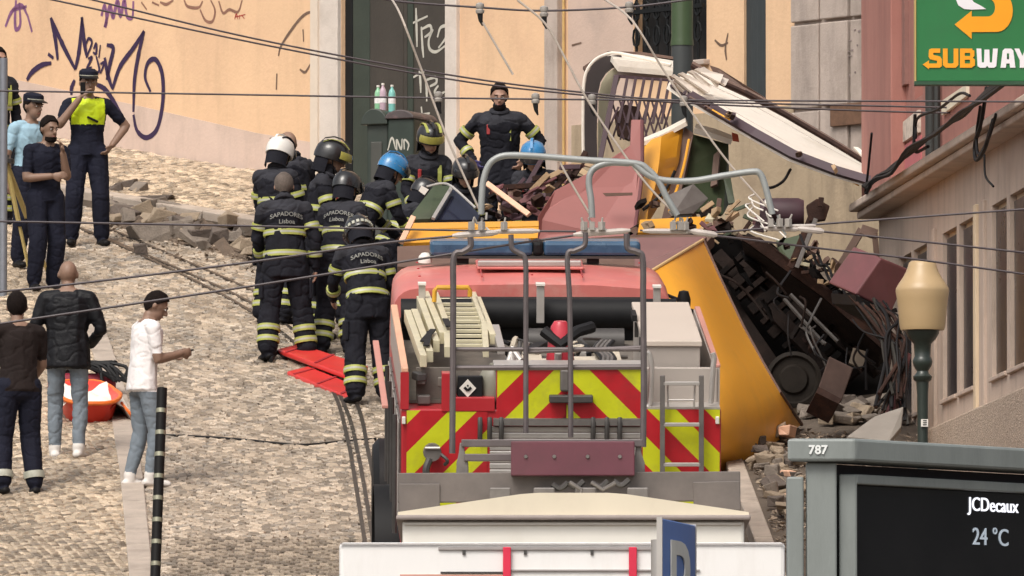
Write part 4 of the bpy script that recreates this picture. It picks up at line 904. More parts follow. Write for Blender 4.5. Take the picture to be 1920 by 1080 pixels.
        ob = bpy.data.objects.new(name, nm); COL.objects.link(ob); ob.parent = parent; ROOTM[ob.name] = ROOTM[parent.name]
        return ob
def euler(x=0, y=0, z=0): return (Matrix.Rotation(R(z), 3, 'Z') @ Matrix.Rotation(R(y), 3, 'Y') @ Matrix.Rotation(R(x), 3, 'X'))
def ik(a, c, l1, l2, hint):
    d = c - a; L = min(d.length, (l1 + l2) * .999); d.normalize()
    x = (l1 * l1 - l2 * l2 + L * L) / (2 * L); h = math.sqrt(max(0, l1 * l1 - x * x)); hint = Vector(hint); hint = (hint - d * hint.dot(d)).normalized()
    return a + d * x + hint * h
ARMS = {  # elbow, wrist relative to shoulder for the side +x (mirrored for the other); torso frame, facing -y
    'hang': ((.075, .02, -.28), (.085, -.05, -.53), None),
    'front': ((.06, -.10, -.26), (-.03, -.32, -.30), None),
    'low_front': ((.05, -.10, -.27), (-.02, -.28, -.44), None),
    'hip': ((.20, .05, -.21), (.05, -.07, -.40), None),
    'chin': ((-.02, -.14, -.25), (-.10, -.20, -.02), None),
    'face': ((.10, -.16, -.20), (-.09, -.20, .06), None),
    'cross': ((.05, -.06, -.28), (-.16, -.20, -.25), None),
    'phone': ((.02, -.06, -.28), (-.07, -.30, -.20), None),
    'reach': ((.05, -.20, -.18), (.0, -.45, -.22), None),
    'down_reach': ((.05, -.18, -.22), (.0, -.34, -.42), None),
}
def person(label, base, H=1.78, rot=0., outfit='gear', arms=('hang', 'hang'), bend=4., twist=0., side=0., head=(0, 0), feet=((-.12, 0), (.12, 0)), foot_yaw=(-12, 12), crouch=0., hat=None, hair=m_hair, skin=m_skin, group=None, text=False, beard=False, hands=None, scale_w=1.0, bulk=1.0, torso_bands=True):
    k = H / 1.78
    M = Matrix.Translation(base) @ Matrix.Rotation(R(rot), 4, 'Z') @ Matrix.Diagonal((k, k, k, 1))
    root = thing('person', label, 'person', M, group)
    gear = outfit in ('gear', 'gearopen')
    O = dict(gear=(m_gear, m_gear, m_boot, None), police=(m_navy, m_navy, m_boot, 'short'), polo=(m_navy, m_navy, m_boot, 'short'), blue=(m_sky, m_navy, m_boot, 'short'), jacket=(m_blackj, m_jean, m_sneak, None), tee=(m_tee, m_jean, m_sneak, 'short'), browntee=(m_browntee, m_navy, m_boot, 'short'))[outfit]
    top, leg, shoe, sleeve = O
    f = Fig()
    pel = Vector((0, 0, .96 - crouch)); Rm = euler(bend, side, twist)
    U = lambda x, y, z: pel + Rm @ Vector((x, y, z))
    bw = bulk * (1.10 if gear or outfit == 'jacket' else 1.0)
    # legs
    lr = (.115, .093, .082, .078) if not gear else (.118, .102, .096, .096)
    if outfit in ('tee', 'jacket'): lr = (.090, .074, .060, .054)
    legs = []
    for s_, (fx, fy), fy_ in zip((-1, 1), feet, foot_yaw):
        hip = pel + Vector((s_ * .095, 0, -.03)); an = Vector((fx, fy, .10)); kn = ik(hip, an, .432, .412, (s_ * .12, -1, 0))
        legs.append((hip, kn, an)); fd = Matrix.Rotation(R(fy_), 3, 'Z') @ Vector((0, -1, 0))
        f.tube([hip + Vector((0, 0, .03)), hip.lerp(kn, .5), kn, kn.lerp(an, .45), an + Vector((0, 0, .02))], [lr[0], (lr[0] + lr[1]) / 2, lr[1], (lr[2] + lr[1]) / 2 * 1.02, lr[3]], leg)
        f.tube([an + Vector((0, 0, .10 if shoe is m_boot else .02)), an + Vector((0, 0, -.03))], [.058, .052], shoe)
        sd = fd.cross(Vector((0, 0, 1)))
        f.tube([an - fd * .055 + Vector((0, 0, -.055)), an + fd * .06 + Vector((0, 0, -.055)), an + fd * .165 + Vector((0, 0, -.068))], [.042, .05, .042], shoe, .75, sd)
    # torso: stacked ellipses from the seat to the neck
    X = (Rm @ Vector((1, 0, 0))).normalized(); X0 = Vector((1, 0, 0))
    f.tube([pel + Vector((-.06, .012, -.05)), pel + Vector((.06, .012, -.05))], [.110, .110], leg)
    lowhem = -.19 if gear else (-.15 if outfit == 'jacket' else -.10 if outfit == 'tee' else -.05)
    prof = [(lowhem, .172, .70), (.05, .158, .70), (.16, .150, .72), (.28, .165, .70), (.38, .178, .66), (.455, .165, .60), (.50, .10, .70)]
    pts = [pel + Vector((0, 0, prof[0][0])) if z < 0 else U(0, -.012 * (z > .2), z) for z, _, _ in prof]
    f.tube(pts, [r * bw * scale_w for _, r, _ in prof], top, .70, X, cap0=.12)
    sh = [U(s_ * .175 * scale_w, .005, .455) for s_ in (-1, 1)]
    f.tube([sh[0], U(0, .01, .485), sh[1]], [.068 * bw, .07, .068 * bw], top)
    # arms and hands
    armp = []
    ar = (.070, .058, .052, .046) if gear or outfit == 'jacket' else (.060, .048, .042, .030)
    for i, s_ in enumerate((-1, 1)):
        e, w_, _ = ARMS[arms[i]] if isinstance(arms[i], str) else (*arms[i], None)
        el = sh[i] + Rm @ Vector((e[0] * s_, e[1], e[2])); wr = sh[i] + Rm @ Vector((w_[0] * s_, w_[1], w_[2])); armp.append((sh[i], el, wr))
        if sleeve == 'short':
            f.tube([sh[i], sh[i].lerp(el, .62)], [.066, .060], top); f.tube([sh[i].lerp(el, .5), el, wr], [.052, .047, .033], skin)
        else: f.tube([sh[i], sh[i].lerp(el, .5), el, el.lerp(wr, .5), wr], [ar[0], ar[0] * .95, ar[1], ar[2], ar[3]], top)
        d = (wr - el).normalized(); hm = skin if not (hands and hands[i]) else hands[i]
        pn = Rm @ Vector((-s_, 0, 0)); pn = (pn - d * pn.dot(d)).normalized() if abs(d.dot(pn)) < .95 else Rm @ Vector((0, 0, 1)); pw = d.cross(pn)
        f.tube([wr, wr + d * .04, wr + d * .09], [.026, .036, .038], hm, .5, pw)
        curl = .55
        for j, (oy, ln) in enumerate(((-.030, .068), (-.010, .078), (.011, .073), (.030, .058))):
            b0 = wr + d * .09 + pw * oy; b1 = b0 + d * ln * .5 + pn * ln * .5 * curl * .5; b2 = b1 + d * ln * .5 * (1 - curl * .6) + pn * ln * .5 * curl * 1.5
            f.tube([b0, b1, b2], [.0105, .0098, .0088], hm)
        sg_ = -1 if (Rm @ Vector((0, -1, 0))).dot(pw) < 0 else 1
        t0 = wr + d * .03 + pw * sg_ * .03; f.tube([t0, t0 + d * .035 + pw * sg_ * .025 + pn * .01, t0 + d * .065 + pw * sg_ * .02 + pn * .03], [.013, .0115, .0098], hm)
    # neck and head
    nb = U(0, -.005, .49); Rh = Rm @ euler(head[1] - bend * .55, 0, head[0]); hc = nb + (Rm @ Vector((0, -.012, .10))) + Rh @ Vector((0, -.02, .085))
    Hd = lambda x, y, z: hc + Rh @ (Vector((x, y, z)) * 1.07)
    f.tube([nb - Rm @ Vector((0, 0, .03)), Hd(0, .015, -.08)], [.060, .056], skin)
    f.ell(Hd(0, .008, .02), (.081, .102, .104), skin, Rh); f.ell(Hd(0, -.028, -.045), (.062, .068, .076), skin, Rh)
    f.ell(Hd(0, -.062, -.082), (.030, .026, .026), skin, Rh)
    f.tube([Hd(0, -.088, .015), Hd(0, -.108, -.022)], [.010, .017], skin)
    f.tube([Hd(-.035, -.082, .028), Hd(.035, -.082, .028)], [.014, .014], skin)
    for s_ in (-1, 1): f.ell(Hd(s_ * .079, .012, -.005), (.011, .022, .033), skin, Rh, 6)
    mats = []
    for m in (top, leg, shoe, skin, m_hivis, m_gear2) + tuple(h for h in (hands or ()) if h):
        if m not in mats: mats.append(m)
    def paint(co, em):
        if outfit == 'police' and em is top:
            L = Rm.transposed() @ (co - pel)
            if .255 < L.z < .52 and abs(L.x) < .172: return m_hivis
        if not gear and em is top:
            L = Rm.transposed() @ (co - pel)
            if L.z > .535 or (L.z > (.515 if outfit == 'jacket' else .50) and math.hypot(L.x, L.y) < .088): return skin
        if gear and em is top:
            L = Rm.transposed() @ (co - pel)
            if L.z > .405 + .02 * math.sin(L.x * 20): return m_gear2
        return em
    body = f.skin('body', root, mats, wrinkle=.0095 if gear else .007 if outfit == 'jacket' else .0055, bias={top.name: .012}, paint=paint)
    # face
    for s_ in (-1, 1):
        MB().lathe((0, 0, 0), [(0, -.008), (.010, -.004), (.011, 0), (.010, .004), (0, .008)], 8).build('eye', m_eye, root).matrix_local = Matrix.Translation(Hd(s_ * .031, -.083, .010)) @ Rh.to_4x4()
        q = MB(); q.bar(Hd(s_ * .015, -.094, .030), Hd(s_ * .050, -.084, .032), .009, .008); q.build('eyebrow', m_hair if hair is None else hair, root)
        q = MB(); q.box(Hd(s_ * .031, -.0925, .010), (.008, .004, .009), Rh); q.build('pupil', m_hair, root)
    q = MB(); q.tube([Hd(-.022, -.083, -.058), Hd(0, -.0925, -.056), Hd(.022, -.083, -.058)], [.003, .006, .003], 6); q.build('lips', m_lip, root)
    def shell(prof, name, m, parent=root, cut=None, seg=22):   # dome on the head: prof rows (rx, ry, z, yoff)
        rows = [[Hd(rx * math.cos(t), yo + ry * math.sin(t), z) for t in np.linspace(0, 2 * math.pi, seg)] for rx, ry, z, yo in prof]
        q = MB(); q.grid(rows); return q.build(name, m, parent, smooth=True)
    if hat in (None, 'cap') and hair is not None:
        rows = []
        for z, lim in ((.132, -1), (.124, -1), (.092, -.078), (.07, -.052), (.045, -.03), (.02, -.006), (-.01, .018), (-.04, .035), (-.07, .05)):
            r_ = math.sqrt(max(.02, 1 - ((z - .02) / .118) ** 2)) * (1 if z > .06 else .975 if z > .03 else .955 if z > 0 else .95 if z > -.03 else .93 if z > -.05 else .84); row = []
            for t in np.linspace(0, 2 * math.pi, 25):
                nz_ = 1 + .05 * noise.noise((math.cos(t) * 3 + base.x, math.sin(t) * 3, z * 40)); x, y = .088 * r_ * math.cos(t) * nz_, .010 + .110 * r_ * math.sin(t) * nz_
                if y < lim: x = math.copysign(.088 * r_ * math.sqrt(max(0, 1 - ((lim - .01) / (.110 * r_ + 1e-6)) ** 2)) if abs((lim - .01) / (.110 * r_ + 1e-6)) < 1 else .01, x) * min(1, abs(x) / .05); y = lim
                row.append(Hd(x, y, z))
            rows.append(row)
        q = MB(); q.grid(rows); hr = q.build('hair', hair, root, smooth=True)
    if beard:
        q = MB(); q.grid([[Hd(.060 * math.cos(t), -.030 + .064 * math.sin(t), z) for t in np.linspace(math.pi * 1.0, 2 * math.pi, 12)] for z in (-.066, -.082, -.1)] + [[Hd(.03 * math.cos(t), -.045 + .035 * math.sin(t), -.118) for t in np.linspace(math.pi, 2 * math.pi, 12)]]); q.build('beard', m_hair, root, smooth=True)
    if hat == 'cap':
        cp = shell([(.02, .02, .134, .01), (.06, .075, .128, .01), (.086, .106, .108, .008), (.089, .109, .08, .008), (.086, .106, .05, .008)], 'cap', m_navy)
        q = MB(); q.grid([[Hd(.085 * math.cos(t), -.0 + .104 * math.sin(t), .062) for t in np.linspace(math.pi * 1.1, math.pi * 1.9, 10)], [Hd(.085 * math.cos(t), -.03 + .14 * math.sin(t), .045) for t in np.linspace(math.pi * 1.1, math.pi * 1.9, 10)]], .006); q.build('cap_peak', m_boot, cp)
        q = MB(); q.tube([Hd(.087 * math.cos(t), .008 + .107 * math.sin(t), .072) for t in np.linspace(math.pi * 1.05, math.pi * 1.95, 12)], .006, 5); q.build('cap_band', m_silver, cp)
    if hat in ('black', 'white', 'blue', 'dark', 'checker'):
        hm = dict(black=m_helm, white=m_helw, blue=m_helb, dark=m_helm, checker=m_helm)[hat]
        hp = shell([(.01, .01, .165, .01), (.06, .075, .158, .01), (.10, .125, .125, .012), (.118, .145, .075, .014), (.12, .148, .03, .016), (.116, .140, -.005, .02), (.100, .128, -.005, .02), (.104, .13, .06, .014)], 'helmet', hm)
        q = MB(); q.grid([[Hd(.012 * c, y, z) for c in (-1, 1)] for y, z in ((-.13, .075), (-.10, .145), (-.03, .185), (.04, .186), (.11, .155), (.155, .08))], .012); q.build('helmet_comb', hm, hp)
        q = MB(); q.grid([[Hd((.119 + e) * math.cos(t), .005 + (.150 + e) * math.sin(t), z) for t in np.linspace(math.pi * 1.12, math.pi * 1.88, 14)] for z, e in ((.085, .002), (.05, .014), (.02, .012))], .006); q.build('helmet_visor', m_visor if hat != 'black' else mat('yellowish_visor', (.30, .27, .06), .25, .2, 8, coat=.4), hp, smooth=True)
        q = MB(); q.tube([Hd(-.10, -.0, .0), Hd(-.072, -.03, -.07), Hd(0, -.06, -.118), Hd(.072, -.03, -.07), Hd(.10, 0, .0)], .007, 5); q.build('chin_strap', m_boot, hp)
        q = MB(); q.grid([[Hd(.104 * math.cos(t), .03 + .115 * math.sin(t), z) for t in np.linspace(math.pi * .02, math.pi * .98, 12)] for z in (.0, -.08, -.125)], .006); q.build('neck_flap', m_gear, hp, smooth=True)
        if hat in ('black', 'checker', 'white'):
            for s_ in (-1, 1):
                q = MB(); q.grid([[Hd(s_ * (x + c), y, z) for c in (-.013, .013)] for x, y, z in ((.062, -.115, .118), (.065, -.06, .153), (.064, .0, .164), (.064, .06, .156), (.06, .115, .12))], .006); q.build('helmet_stripe', m_lime if hat == 'black' else (m_silver if hat == 'checker' else m_navy), hp)
        if hat == 'checker':
            for t in np.linspace(math.pi * .1, math.pi * .9, 9):
                q = MB(); q.box(Hd(.122 * math.cos(t), .016 + .15 * math.sin(t), .035), (.026, .012, .03), Rh @ Matrix.Rotation(t - math.pi / 2, 3, 'Z')); q.build('helmet_check', m_silver, hp)
        if hat == 'blue':
            q = MB(); q.grid([[Hd((.119) * math.cos(t), .014 + (.147) * math.sin(t), z) for t in np.linspace(0, 2 * math.pi, 24)] for z in (.028, .052)], .004); q.build('helmet_band', m_silver, hp)
    # reflective bands
    def band(a, b, t, r_, w_=.055, flat=1., side_ax=None, name='reflective_band'):
        a, b = Vector(a), Vector(b); d = (b - a).normalized(); c = a.lerp(b, t)
        x = Vector(side_ax) if side_ax is not None else (Vector((1, 0, 0)) if abs(d.x) < .9 else Vector((0, 1, 0)))
        x = (x - d * x.dot(d)).normalized(); y = d.cross(x); q = MB(); rows = []
        for e, rr in ((-.5, -.012), (-.5, .008), (-.17, .010), (.17, .010), (.5, .008), (.5, -.012)):
            rows.append([c + d * e * w_ + (x * math.cos(u) + y * math.sin(u) * flat) * (r_ + rr) for u in np.linspace(0, 2 * math.pi, 21)])
        q.grid(rows); 
        q.mi = [1 if 40 <= i < 60 else 0 for i in range(len(q.f))]
        return q.build(name, [m_lime, m_silver], root, smooth=True)
    if gear:
        for s_, (hip, kn, an) in zip((-1, 1), legs):
            c = hip.lerp(kn, .62); MB().box(c + Vector((s_ * .098, .0, 0)), (.035, .15, .19)).build('thigh_pocket', m_gear, root, bevel=.02)
            MB().box(kn + Vector((0, -.098, 0)), (.12, .03, .16)).build('knee_pad', m_gear2, root, bevel=.02)
        q = MB(); q.bar(U(-.10, -.128, .40), U(-.10, -.138, .30), .035, .035, up=(0, -1, 0)); q.build('radio', mat('red_radio_pouch', (.28, .02, .02), .6, .2, 8), root, bevel=.008)
        for hip, kn, an in legs:
            band(kn, an, .50, .099); band(kn, an, .76, .098)
        for s0, el, wr in armp:
            band(s0, el, .60, .070); band(el, wr, .55, .058)
        if torso_bands: band(U(0, 0, .02), U(0, 0, .1), .0, .161 * bw * scale_w, .055, .70, X); band(U(0, -.012, .20), U(0, -.012, .3), .2, .156 * bw * scale_w, .055, .70, X)
        for s_ in (1,):
            q = MB(); q.grid([[U(s_ * .10 + c, y, z) for c in (-.02, .02)] for y, z in ((-.108, .44), (-.131, .36), (-.128, .26), (-.125, .24))], .004); q.build('chest_band', m_lime, root)
        q = MB(); q.tube([Hd(.075 * math.cos(u), .0 + .075 * math.sin(u), -.118 + .012 * math.sin(u)) + Rm @ Vector((0, 0, -.01)) for u in np.linspace(0, 2 * math.pi, 16)], .022, 8); q.build('collar', m_gear2, root, smooth=True)
        if text:
            bwid = .172 * bw * scale_w
            for txt, zz, sz in (('SAPADORES', .375, .056), ('Lisboa', .305, .058)):
                vs, fs = text_mesh(txt, sz, .001, .0006); q = MB()
                q.add([U(-v.x, .70 * bwid * math.sqrt(max(.05, 1 - (v.x / (bwid * 1.02)) ** 2)) + .004 + v.z, zz + v.y - (v.x * v.x) * (1.2 if sz < .057 else .6)) for v in vs], fs); q.build('back_print', m_wtext, root, fix=False)
    if outfit == 'browntee':
        for hip, kn, an in legs:
            q = band(kn, an, .80, .083, .06); q.data.materials[0] = m_silver
    if outfit in ('police', 'polo', 'browntee', 'tee', 'jacket', 'blue'):
        q = MB(); q.grid([[pel + Vector((.166 * math.cos(u), .118 * math.sin(u), z)) for u in np.linspace(0, 2 * math.pi, 22)] for z in (-.015, .02)], .0) if outfit in ('police', 'polo', 'blue') else None
        if q.v: q.build('belt', m_boot, root)
    if outfit == 'police':
        for x, zz in ((-.172, -.08), (.168, -.06)): MB().box(pel + Vector((x, 0, zz)), (.05, .08, .17)).build('holster', m_boot, root, bevel=.012)
        q = MB(); q.bar(U(-.02, -.150, .335), U(.09, -.148, .285), .02, .045, up=(0, -1, 0)); q.build('body_camera', m_boot, root, bevel=.006)
    pick = dict(hc=hc, Rh=Rh, U=U, Hd=Hd, arms=armp, legs=legs, pel=pel, M=M)
    return root, pick
FG = 'firefighters at the crash'
def foot(px, py): return G(px, py)
def level(px, py_head, D, H):                 # stand on the slope at distance D under a head at that pixel
    p = P(px, py_head, D); return Vector((p.x, D, gz(D)))
def sunk(px, py_head, D, H):                  # feet hidden: head top at the pixel, feet wherever that puts them
    p = P(px, py_head, D); return Vector((p.x, D, p.z - H))
# officers and onlookers at the left
r_, k_ = person('police officer in hi-vis yellow vest talking with hand raised to mouth', foot(163, 463), 1.80, 8, 'police', arms=('face', 'hip'), head=(6, 6), feet=((-.15, 0), (.15, .03)), hat='cap', skin=m_skin2, scale_w=1.1)
w3 = k_['arms'][0][2]; MB().box(w3 + Vector((.03, -.04, .1)), (.05, .03, .12)).build('phone', m_boot, r_, bevel=.006)
person('bearded man in dark polo shirt with hand at chin beside the tripod', foot(84, 548), 1.74, 28, 'polo', arms=('cross', 'chin'), head=(6, 8), feet=((-.12, 0), (.12, .06)), skin=m_skin2, beard=True, scale_w=1.08)
person('police officer in pale blue shirt and cap behind the bearded man', foot(52, 505), 1.76, 35, 'blue', arms=('hang', 'hang'), head=(10, 6), hat='cap', skin=m_skin2)
person('firefighter in dark jacket half hidden behind the grey pole', foot(-12, 425), 1.84, 30, 'gear', arms=('hang', 'hang'), hat=None, group=None)
person('man in brown-black T-shirt and trousers with silver ankle bands, back turned', foot(35, 930), 1.80, 202, 'browntee', arms=('low_front', 'low_front'), bend=3, head=(-18, 6), feet=((-.15, 0), (.15, .02)), hair=m_hair, skin=m_skin2, scale_w=1.12)
person('bald man in black jacket and grey jeans, back turned, by the red basket', foot(126, 862), 1.80, 176, 'jacket', arms=(((.10, .0, -.27), (-.02, -.22, -.38)), ((.10, .0, -.27), (.0, -.2, -.42))), bend=2, head=(6, 8), feet=((-.10, 0), (.12, -.1)), hair=None, skin=m_skin2, scale_w=1.13)
r_, k_ = person('man in white T-shirt and jeans looking down at his phone', foot(266, 915), 1.76, 112, 'tee', arms=('phone', 'phone'), bend=5, head=(-20, 28), feet=((-.08, -.05), (.09, .08)), foot_yaw=(-8, 8), hair=m_hair, skin=m_skin2, scale_w=1.12)
w3 = (k_['arms'][0][2] + k_['arms'][1][2]) / 2; MB().box(w3 + Vector((0, -.1, .02)), (.07, .13, .012), euler(-25, 0, 0)).build('phone', m_boot, r_, bevel=.003)
# the knot of firefighters by the red boards
person('grey-haired bareheaded firefighter with back turned at edge of group', foot(535, 678), 1.82, 188, 'gear', arms=('hang', 'low_front'), bend=8, twist=0, head=(-6, 22), feet=((-.20, 0), (.17, .05)), hair=m_hairg, text=True, scale_w=1.12, group=FG)
person('firefighter in white helmet behind the grey-haired firefighter', foot(512, 610), 1.80, 150, 'gear', arms=('low_front', 'low_front'), bend=6, head=(0, 18), hat='white', group=FG)
person('bald firefighter between the white and black helmets', foot(556, 585), 1.80, 215, 'gear', arms=('low_front', 'low_front'), bend=8, head=(0, 20), hair=None, group=FG, skin=m_skin2)
person('firefighter in black helmet with yellow stripe turned sideways', foot(592, 640), 1.90, 92, 'gear', arms=('front', 'low_front'), bend=8, head=(0, 14), hat='black', skin=m_skin2, group=FG)
person('firefighter in plain dark helmet leaning in beside blue helmet', foot(632, 668), 1.78, 160, 'gear', arms=('front', 'front'), bend=20, head=(-20, 10), hat='dark', text=True, feet=((-.16, .1), (.14, .05)), group=FG, skin=m_skin2)
person('rescuer in blue helmet bending in the group of firefighters', foot(672, 610), 1.74, 120, 'gear', arms=('reach', 'reach'), bend=32, head=(0, 12), hat='blue', feet=((-.14, .1), (.14, .1)), group=FG)
person('firefighter in silver-banded helmet bending beside the fire truck, back turned', foot(690, 758), 1.80, 196, 'gear', arms=('front', 'reach'), bend=24, head=(0, 26), hat='checker', text=True, feet=((-.15, .08), (.15, .12)), group=FG, scale_w=1.1)
person('man in grey-black jacket crouched between firefighters and wreck', Vector((P(722, 380, 124).x, 124, gz(124) - .35)), 1.70, 110, 'gear', arms=('reach', 'reach'), bend=38, head=(0, 10), hat='dark', group=FG)
# in and behind the wreck
def stand(px, py, D, H): b = P(px, py, D); return Vector((b.x, D, b.z - H * 1.0))
person('firefighter in yellow-striped helmet looking down by the green bin', stand(800, 228, 125.5, 1.82), 1.78, 10, 'gear', arms=('low_front', 'low_front'), bend=8, head=(8, 18), hat='black', group=FG, torso_bands=False)
person('bareheaded bearded firefighter standing hands on hips above the wreck', stand(937, 150, 124.5, 1.80), 1.78, -4, 'gear', arms=('hip', 'hip'), bend=2, head=(4, 12), hair=m_hair, beard=True, hands=(m_glove, None), scale_w=1.15, group=FG, torso_bands=False)
person('masked rescuer in dark helmet stooping inside the wreck', stand(856, 310, 123.0, 1.62), 1.72, 15, 'gear', arms=('low_front', 'low_front'), bend=25, head=(0, 12), hat='dark', group=FG)
person('rescuer in blue helmet stooping over the broken tram floor', stand(1012, 283, 122.5, 1.60), 1.74, -10, 'gear', arms=('down_reach', 'down_reach'), bend=30, head=(6, 14), hat='blue', group=FG)
# ================================================================ THE WRECKED TRAM
MWk = Matrix.Translation((P(1400, 800, 114).x, 114, gz(114)))
wk = thing('wrecked_tram', 'derailed yellow tram smashed open with torn roof and bared undercarriage', 'tram wreck', MWk)
m_yellow = MATS['tram_yellow_paint']
m_dust = mat('dusty_yellow', (.88, .42, .045), .45, .06, 2.5, .10, 5, stain=(.68, .33, .06), stain_amt=.45, stain_scale=1.1)
m_wroof = mat('torn_white_roof', (.78, .71, .62), .6, .07, 2, .2, 20, stain=(.62, .52, .4), stain_amt=.55, stain_scale=1.6)
m_maroon = mat('maroon_panel_paint', (.155, .055, .06), .6, .15, 4, stain=(.1, .05, .045), stain_amt=.5)
m_duskyred = mat('dusky_red_panel', (.31, .115, .105), .6, .08, 2, stain=(.25, .10, .09), stain_amt=.4)
m_wgreen = mat('dark_green_panel', (.045, .062, .03), .55, .2, 4, .1, 30, stain=(.08, .08, .05), stain_amt=.5)
m_under = mat('greasy_shaded_underframe', (.010, .008, .0075), .8, .4, 5, .3, 30, stain=(.03, .018, .014), stain_amt=.6, stain_scale=3, spec=.08)  # greasy black, also dark enough to stand for shade under the car
m_rust = mat('rusty_iron', (.040, .023, .019), .8, .35, 8, .3, 40, stain=(.085, .04, .026), stain_amt=.6, stain_scale=6, spec=.12)
m_lattice = mat('purple_brown_iron', (.05, .022, .03), .6, .25, 8)
m_wood = mat('splintered_wood', (.42, .29, .17), .8, .25, 8, .3, 40, stain=(.2, .13, .08), stain_amt=.6, stain_scale=4)
m_peach = mat('fresh_plank', (.72, .44, .30), .7, .15, 6)
m_brown = mat('brown_veneer', (.13, .075, .055), .6, .2, 4, stain=(.2, .13, .1), stain_amt=.5)
m_creamin = mat('cream_lining', (.62, .57, .40), .6, .1, 4, stain=(.45, .4, .3), stain_amt=.5)
def PP(pts): return [P(*p) for p in pts]
def panel(name, pts, t, m, parent=None, bv=.0): return MB().slab(PP(pts), t).build(name, m, parent or wk, world=True, bevel=bv)
def rod(name, pts, r, m, parent=None, seg=7, smooth_=True):
    pp = PP(pts); return MB().tube(smooth_path(pp, 24) if smooth_ and len(pp) > 2 else pp, r, seg).build(name, m, parent or wk, world=True, smooth=True)
def plank(name, a, b, wd, th, m, parent=None): return MB().bar(P(*a), P(*b), wd, th, up=(0, -1, .2)).build(name, m, parent or wk, world=True, bevel=.004)
# the big yellow end panel leaning towards the street
right = [(1318, 450), (1350, 522), (1392, 610), (1430, 680), (1462, 735), (1485, 770), (1503, 796)]
left = [(1215, 512), (1238, 572), (1258, 640), (1272, 715), (1285, 790), (1300, 850), (1318, 905)]
rows = []
for i, (l, r) in enumerate(zip(left, right)):
    v = i / 6; row = []
    for j in range(15):
        u = j / 14; D = lerp(111.2, 113.2, u) + 1.6 * (1 - v) + 1.6 * (max(0, v - .5) / .5) ** 2 - .9 * math.sin(math.pi * min(1, u * .9 + .05)) * (.5 + .5 * v) + .10 * noise.noise((u * 2.2, v * 3, 0)) + .05 * noise.noise((u * 6, v * 7, 3))
        row.append(P(lerp(l[0], r[0], u), lerp(l[1], r[1], u) + 6 * v * math.sin(math.pi * u), D))
    rows.append(row)
MB().grid(rows, .05).build('end_panel', m_dust, wk, world=True, smooth=True)
MB().tube([r_[-1] for r_ in rows], .018, 7).build('panel_lip', m_brown, wk, world=True, smooth=True)
MB().tube(rows[0], .016, 7).build('panel_lip', mat('pale_torn_edge', (.6, .42, .2), .6), wk, world=True, smooth=True)
# undercarriage: dark floor slab with girders, cross members, wheels, boxes
m_void = mat('shaded_hollow_black', (.004, .0035, .0035), .9, .4, 5, spec=.05)  # near-black colour stands in for deep shade in the open underside
m_memb = mat('greasy_shaded_iron', (.016, .011, .0095), .75, .4, 7, .3, 40, stain=(.03, .018, .014), stain_amt=.5, stain_scale=5, spec=.08)  # greasy iron with the hollow's shade put into its colour
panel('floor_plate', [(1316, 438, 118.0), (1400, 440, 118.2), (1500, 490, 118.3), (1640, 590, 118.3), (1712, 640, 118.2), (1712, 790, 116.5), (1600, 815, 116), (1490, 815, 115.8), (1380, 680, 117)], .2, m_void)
panel('side_sill', [(1384, 444, 115.6), (1430, 448, 115.6), (1560, 545, 115.8), (1660, 632, 115.9), (1654, 654, 115.9), (1545, 558, 115.8), (1405, 458, 115.6)], .14, m_rust)
panel('sill_web', [(1390, 452, 115.75), (1405, 460, 115.7), (1545, 560, 115.9), (1652, 655, 116), (1646, 690, 116.4), (1530, 590, 116.4), (1400, 490, 116.3)], .1, m_memb)
for a, b, wd in (((1345, 480), (1560, 700), .12), ((1385, 485), (1620, 680), .10), ((1352, 545), (1500, 760), .12), ((1420, 500), (1640, 700), .06)):
    plank('girder', (*a, 117.2), (*b, 116.6), wd, .16, m_memb)
for k in range(11):
    t = k / 10; a = (lerp(1348, 1550, t) + rnd.uniform(-6, 6), lerp(515, 745, t)); b = (lerp(1410, 1640, t) + rnd.uniform(-8, 8), lerp(462, 665, t))
    plank('cross_member', (*a, 116.9), (*b, 116.9), .05 + .05 * (k % 2), .10, m_memb if k % 3 else m_under)
for a, b in (((1470, 560), (1545, 645)), ((1482, 552), (1570, 640)), ((1500, 610), (1548, 645))):
    rod('brake_rod', [(*a, 114.7), (*b, 114.6)], .018, m_dgrey)
rod('air_pipe', [(1540, 560, 114.6), (1520, 600, 114.5), (1512, 625, 114.5), (1530, 665, 114.4)], .012, m_dgrey)
rod('air_pipe', [(1350, 515, 114.8), (1380, 530, 114.7), (1410, 560, 114.7), (1440, 600, 114.6)], .012, m_memb)
c = P(1488, 712, 115.6); q = MB(); q.lathe(c, [(0, -.06), (.12, -.06), (.14, -.03), (.20, -.03), (.22, -.06), (.255, -.05), (.255, .05), (0, .06)], 26, axis='Y'); q.build('wheel', mat('greasy_wheel', (.022, .018, .015), .6, .5, 4, stain=(.012, .01, .009), stain_amt=.7, stain_scale=4, spec=.1), wk, world=True, smooth=True)
panel('equipment_box', [(1555, 668, 113.9), (1600, 690, 113.9), (1578, 752, 113.9), (1532, 735, 113.9)], .3, mat('brown_grey_box', (.075, .05, .043), .7, .3, 5, spec=.15), bv=.01)
panel('equipment_box', [(1535, 725, 113.85), (1578, 748, 113.85), (1572, 757, 113.8), (1530, 736, 113.8)], .28, m_rust)
panel('equipment_box', [(1600, 652, 114.4), (1628, 660, 114.4), (1616, 690, 114.4), (1592, 680, 114.4)], .2, mat('pale_dirty_box', (.15, .12, .09), .7, .2, 5))
panel('end_box', [(1652, 484, 113.6), (1706, 506, 113.8), (1672, 585, 113.8), (1604, 552, 113.6)], .5, m_maroon, bv=.015)
panel('end_box_skirt', [(1604, 553, 113.5), (1672, 586, 113.7), (1664, 604, 113.7), (1606, 572, 113.5)], .4, m_black)
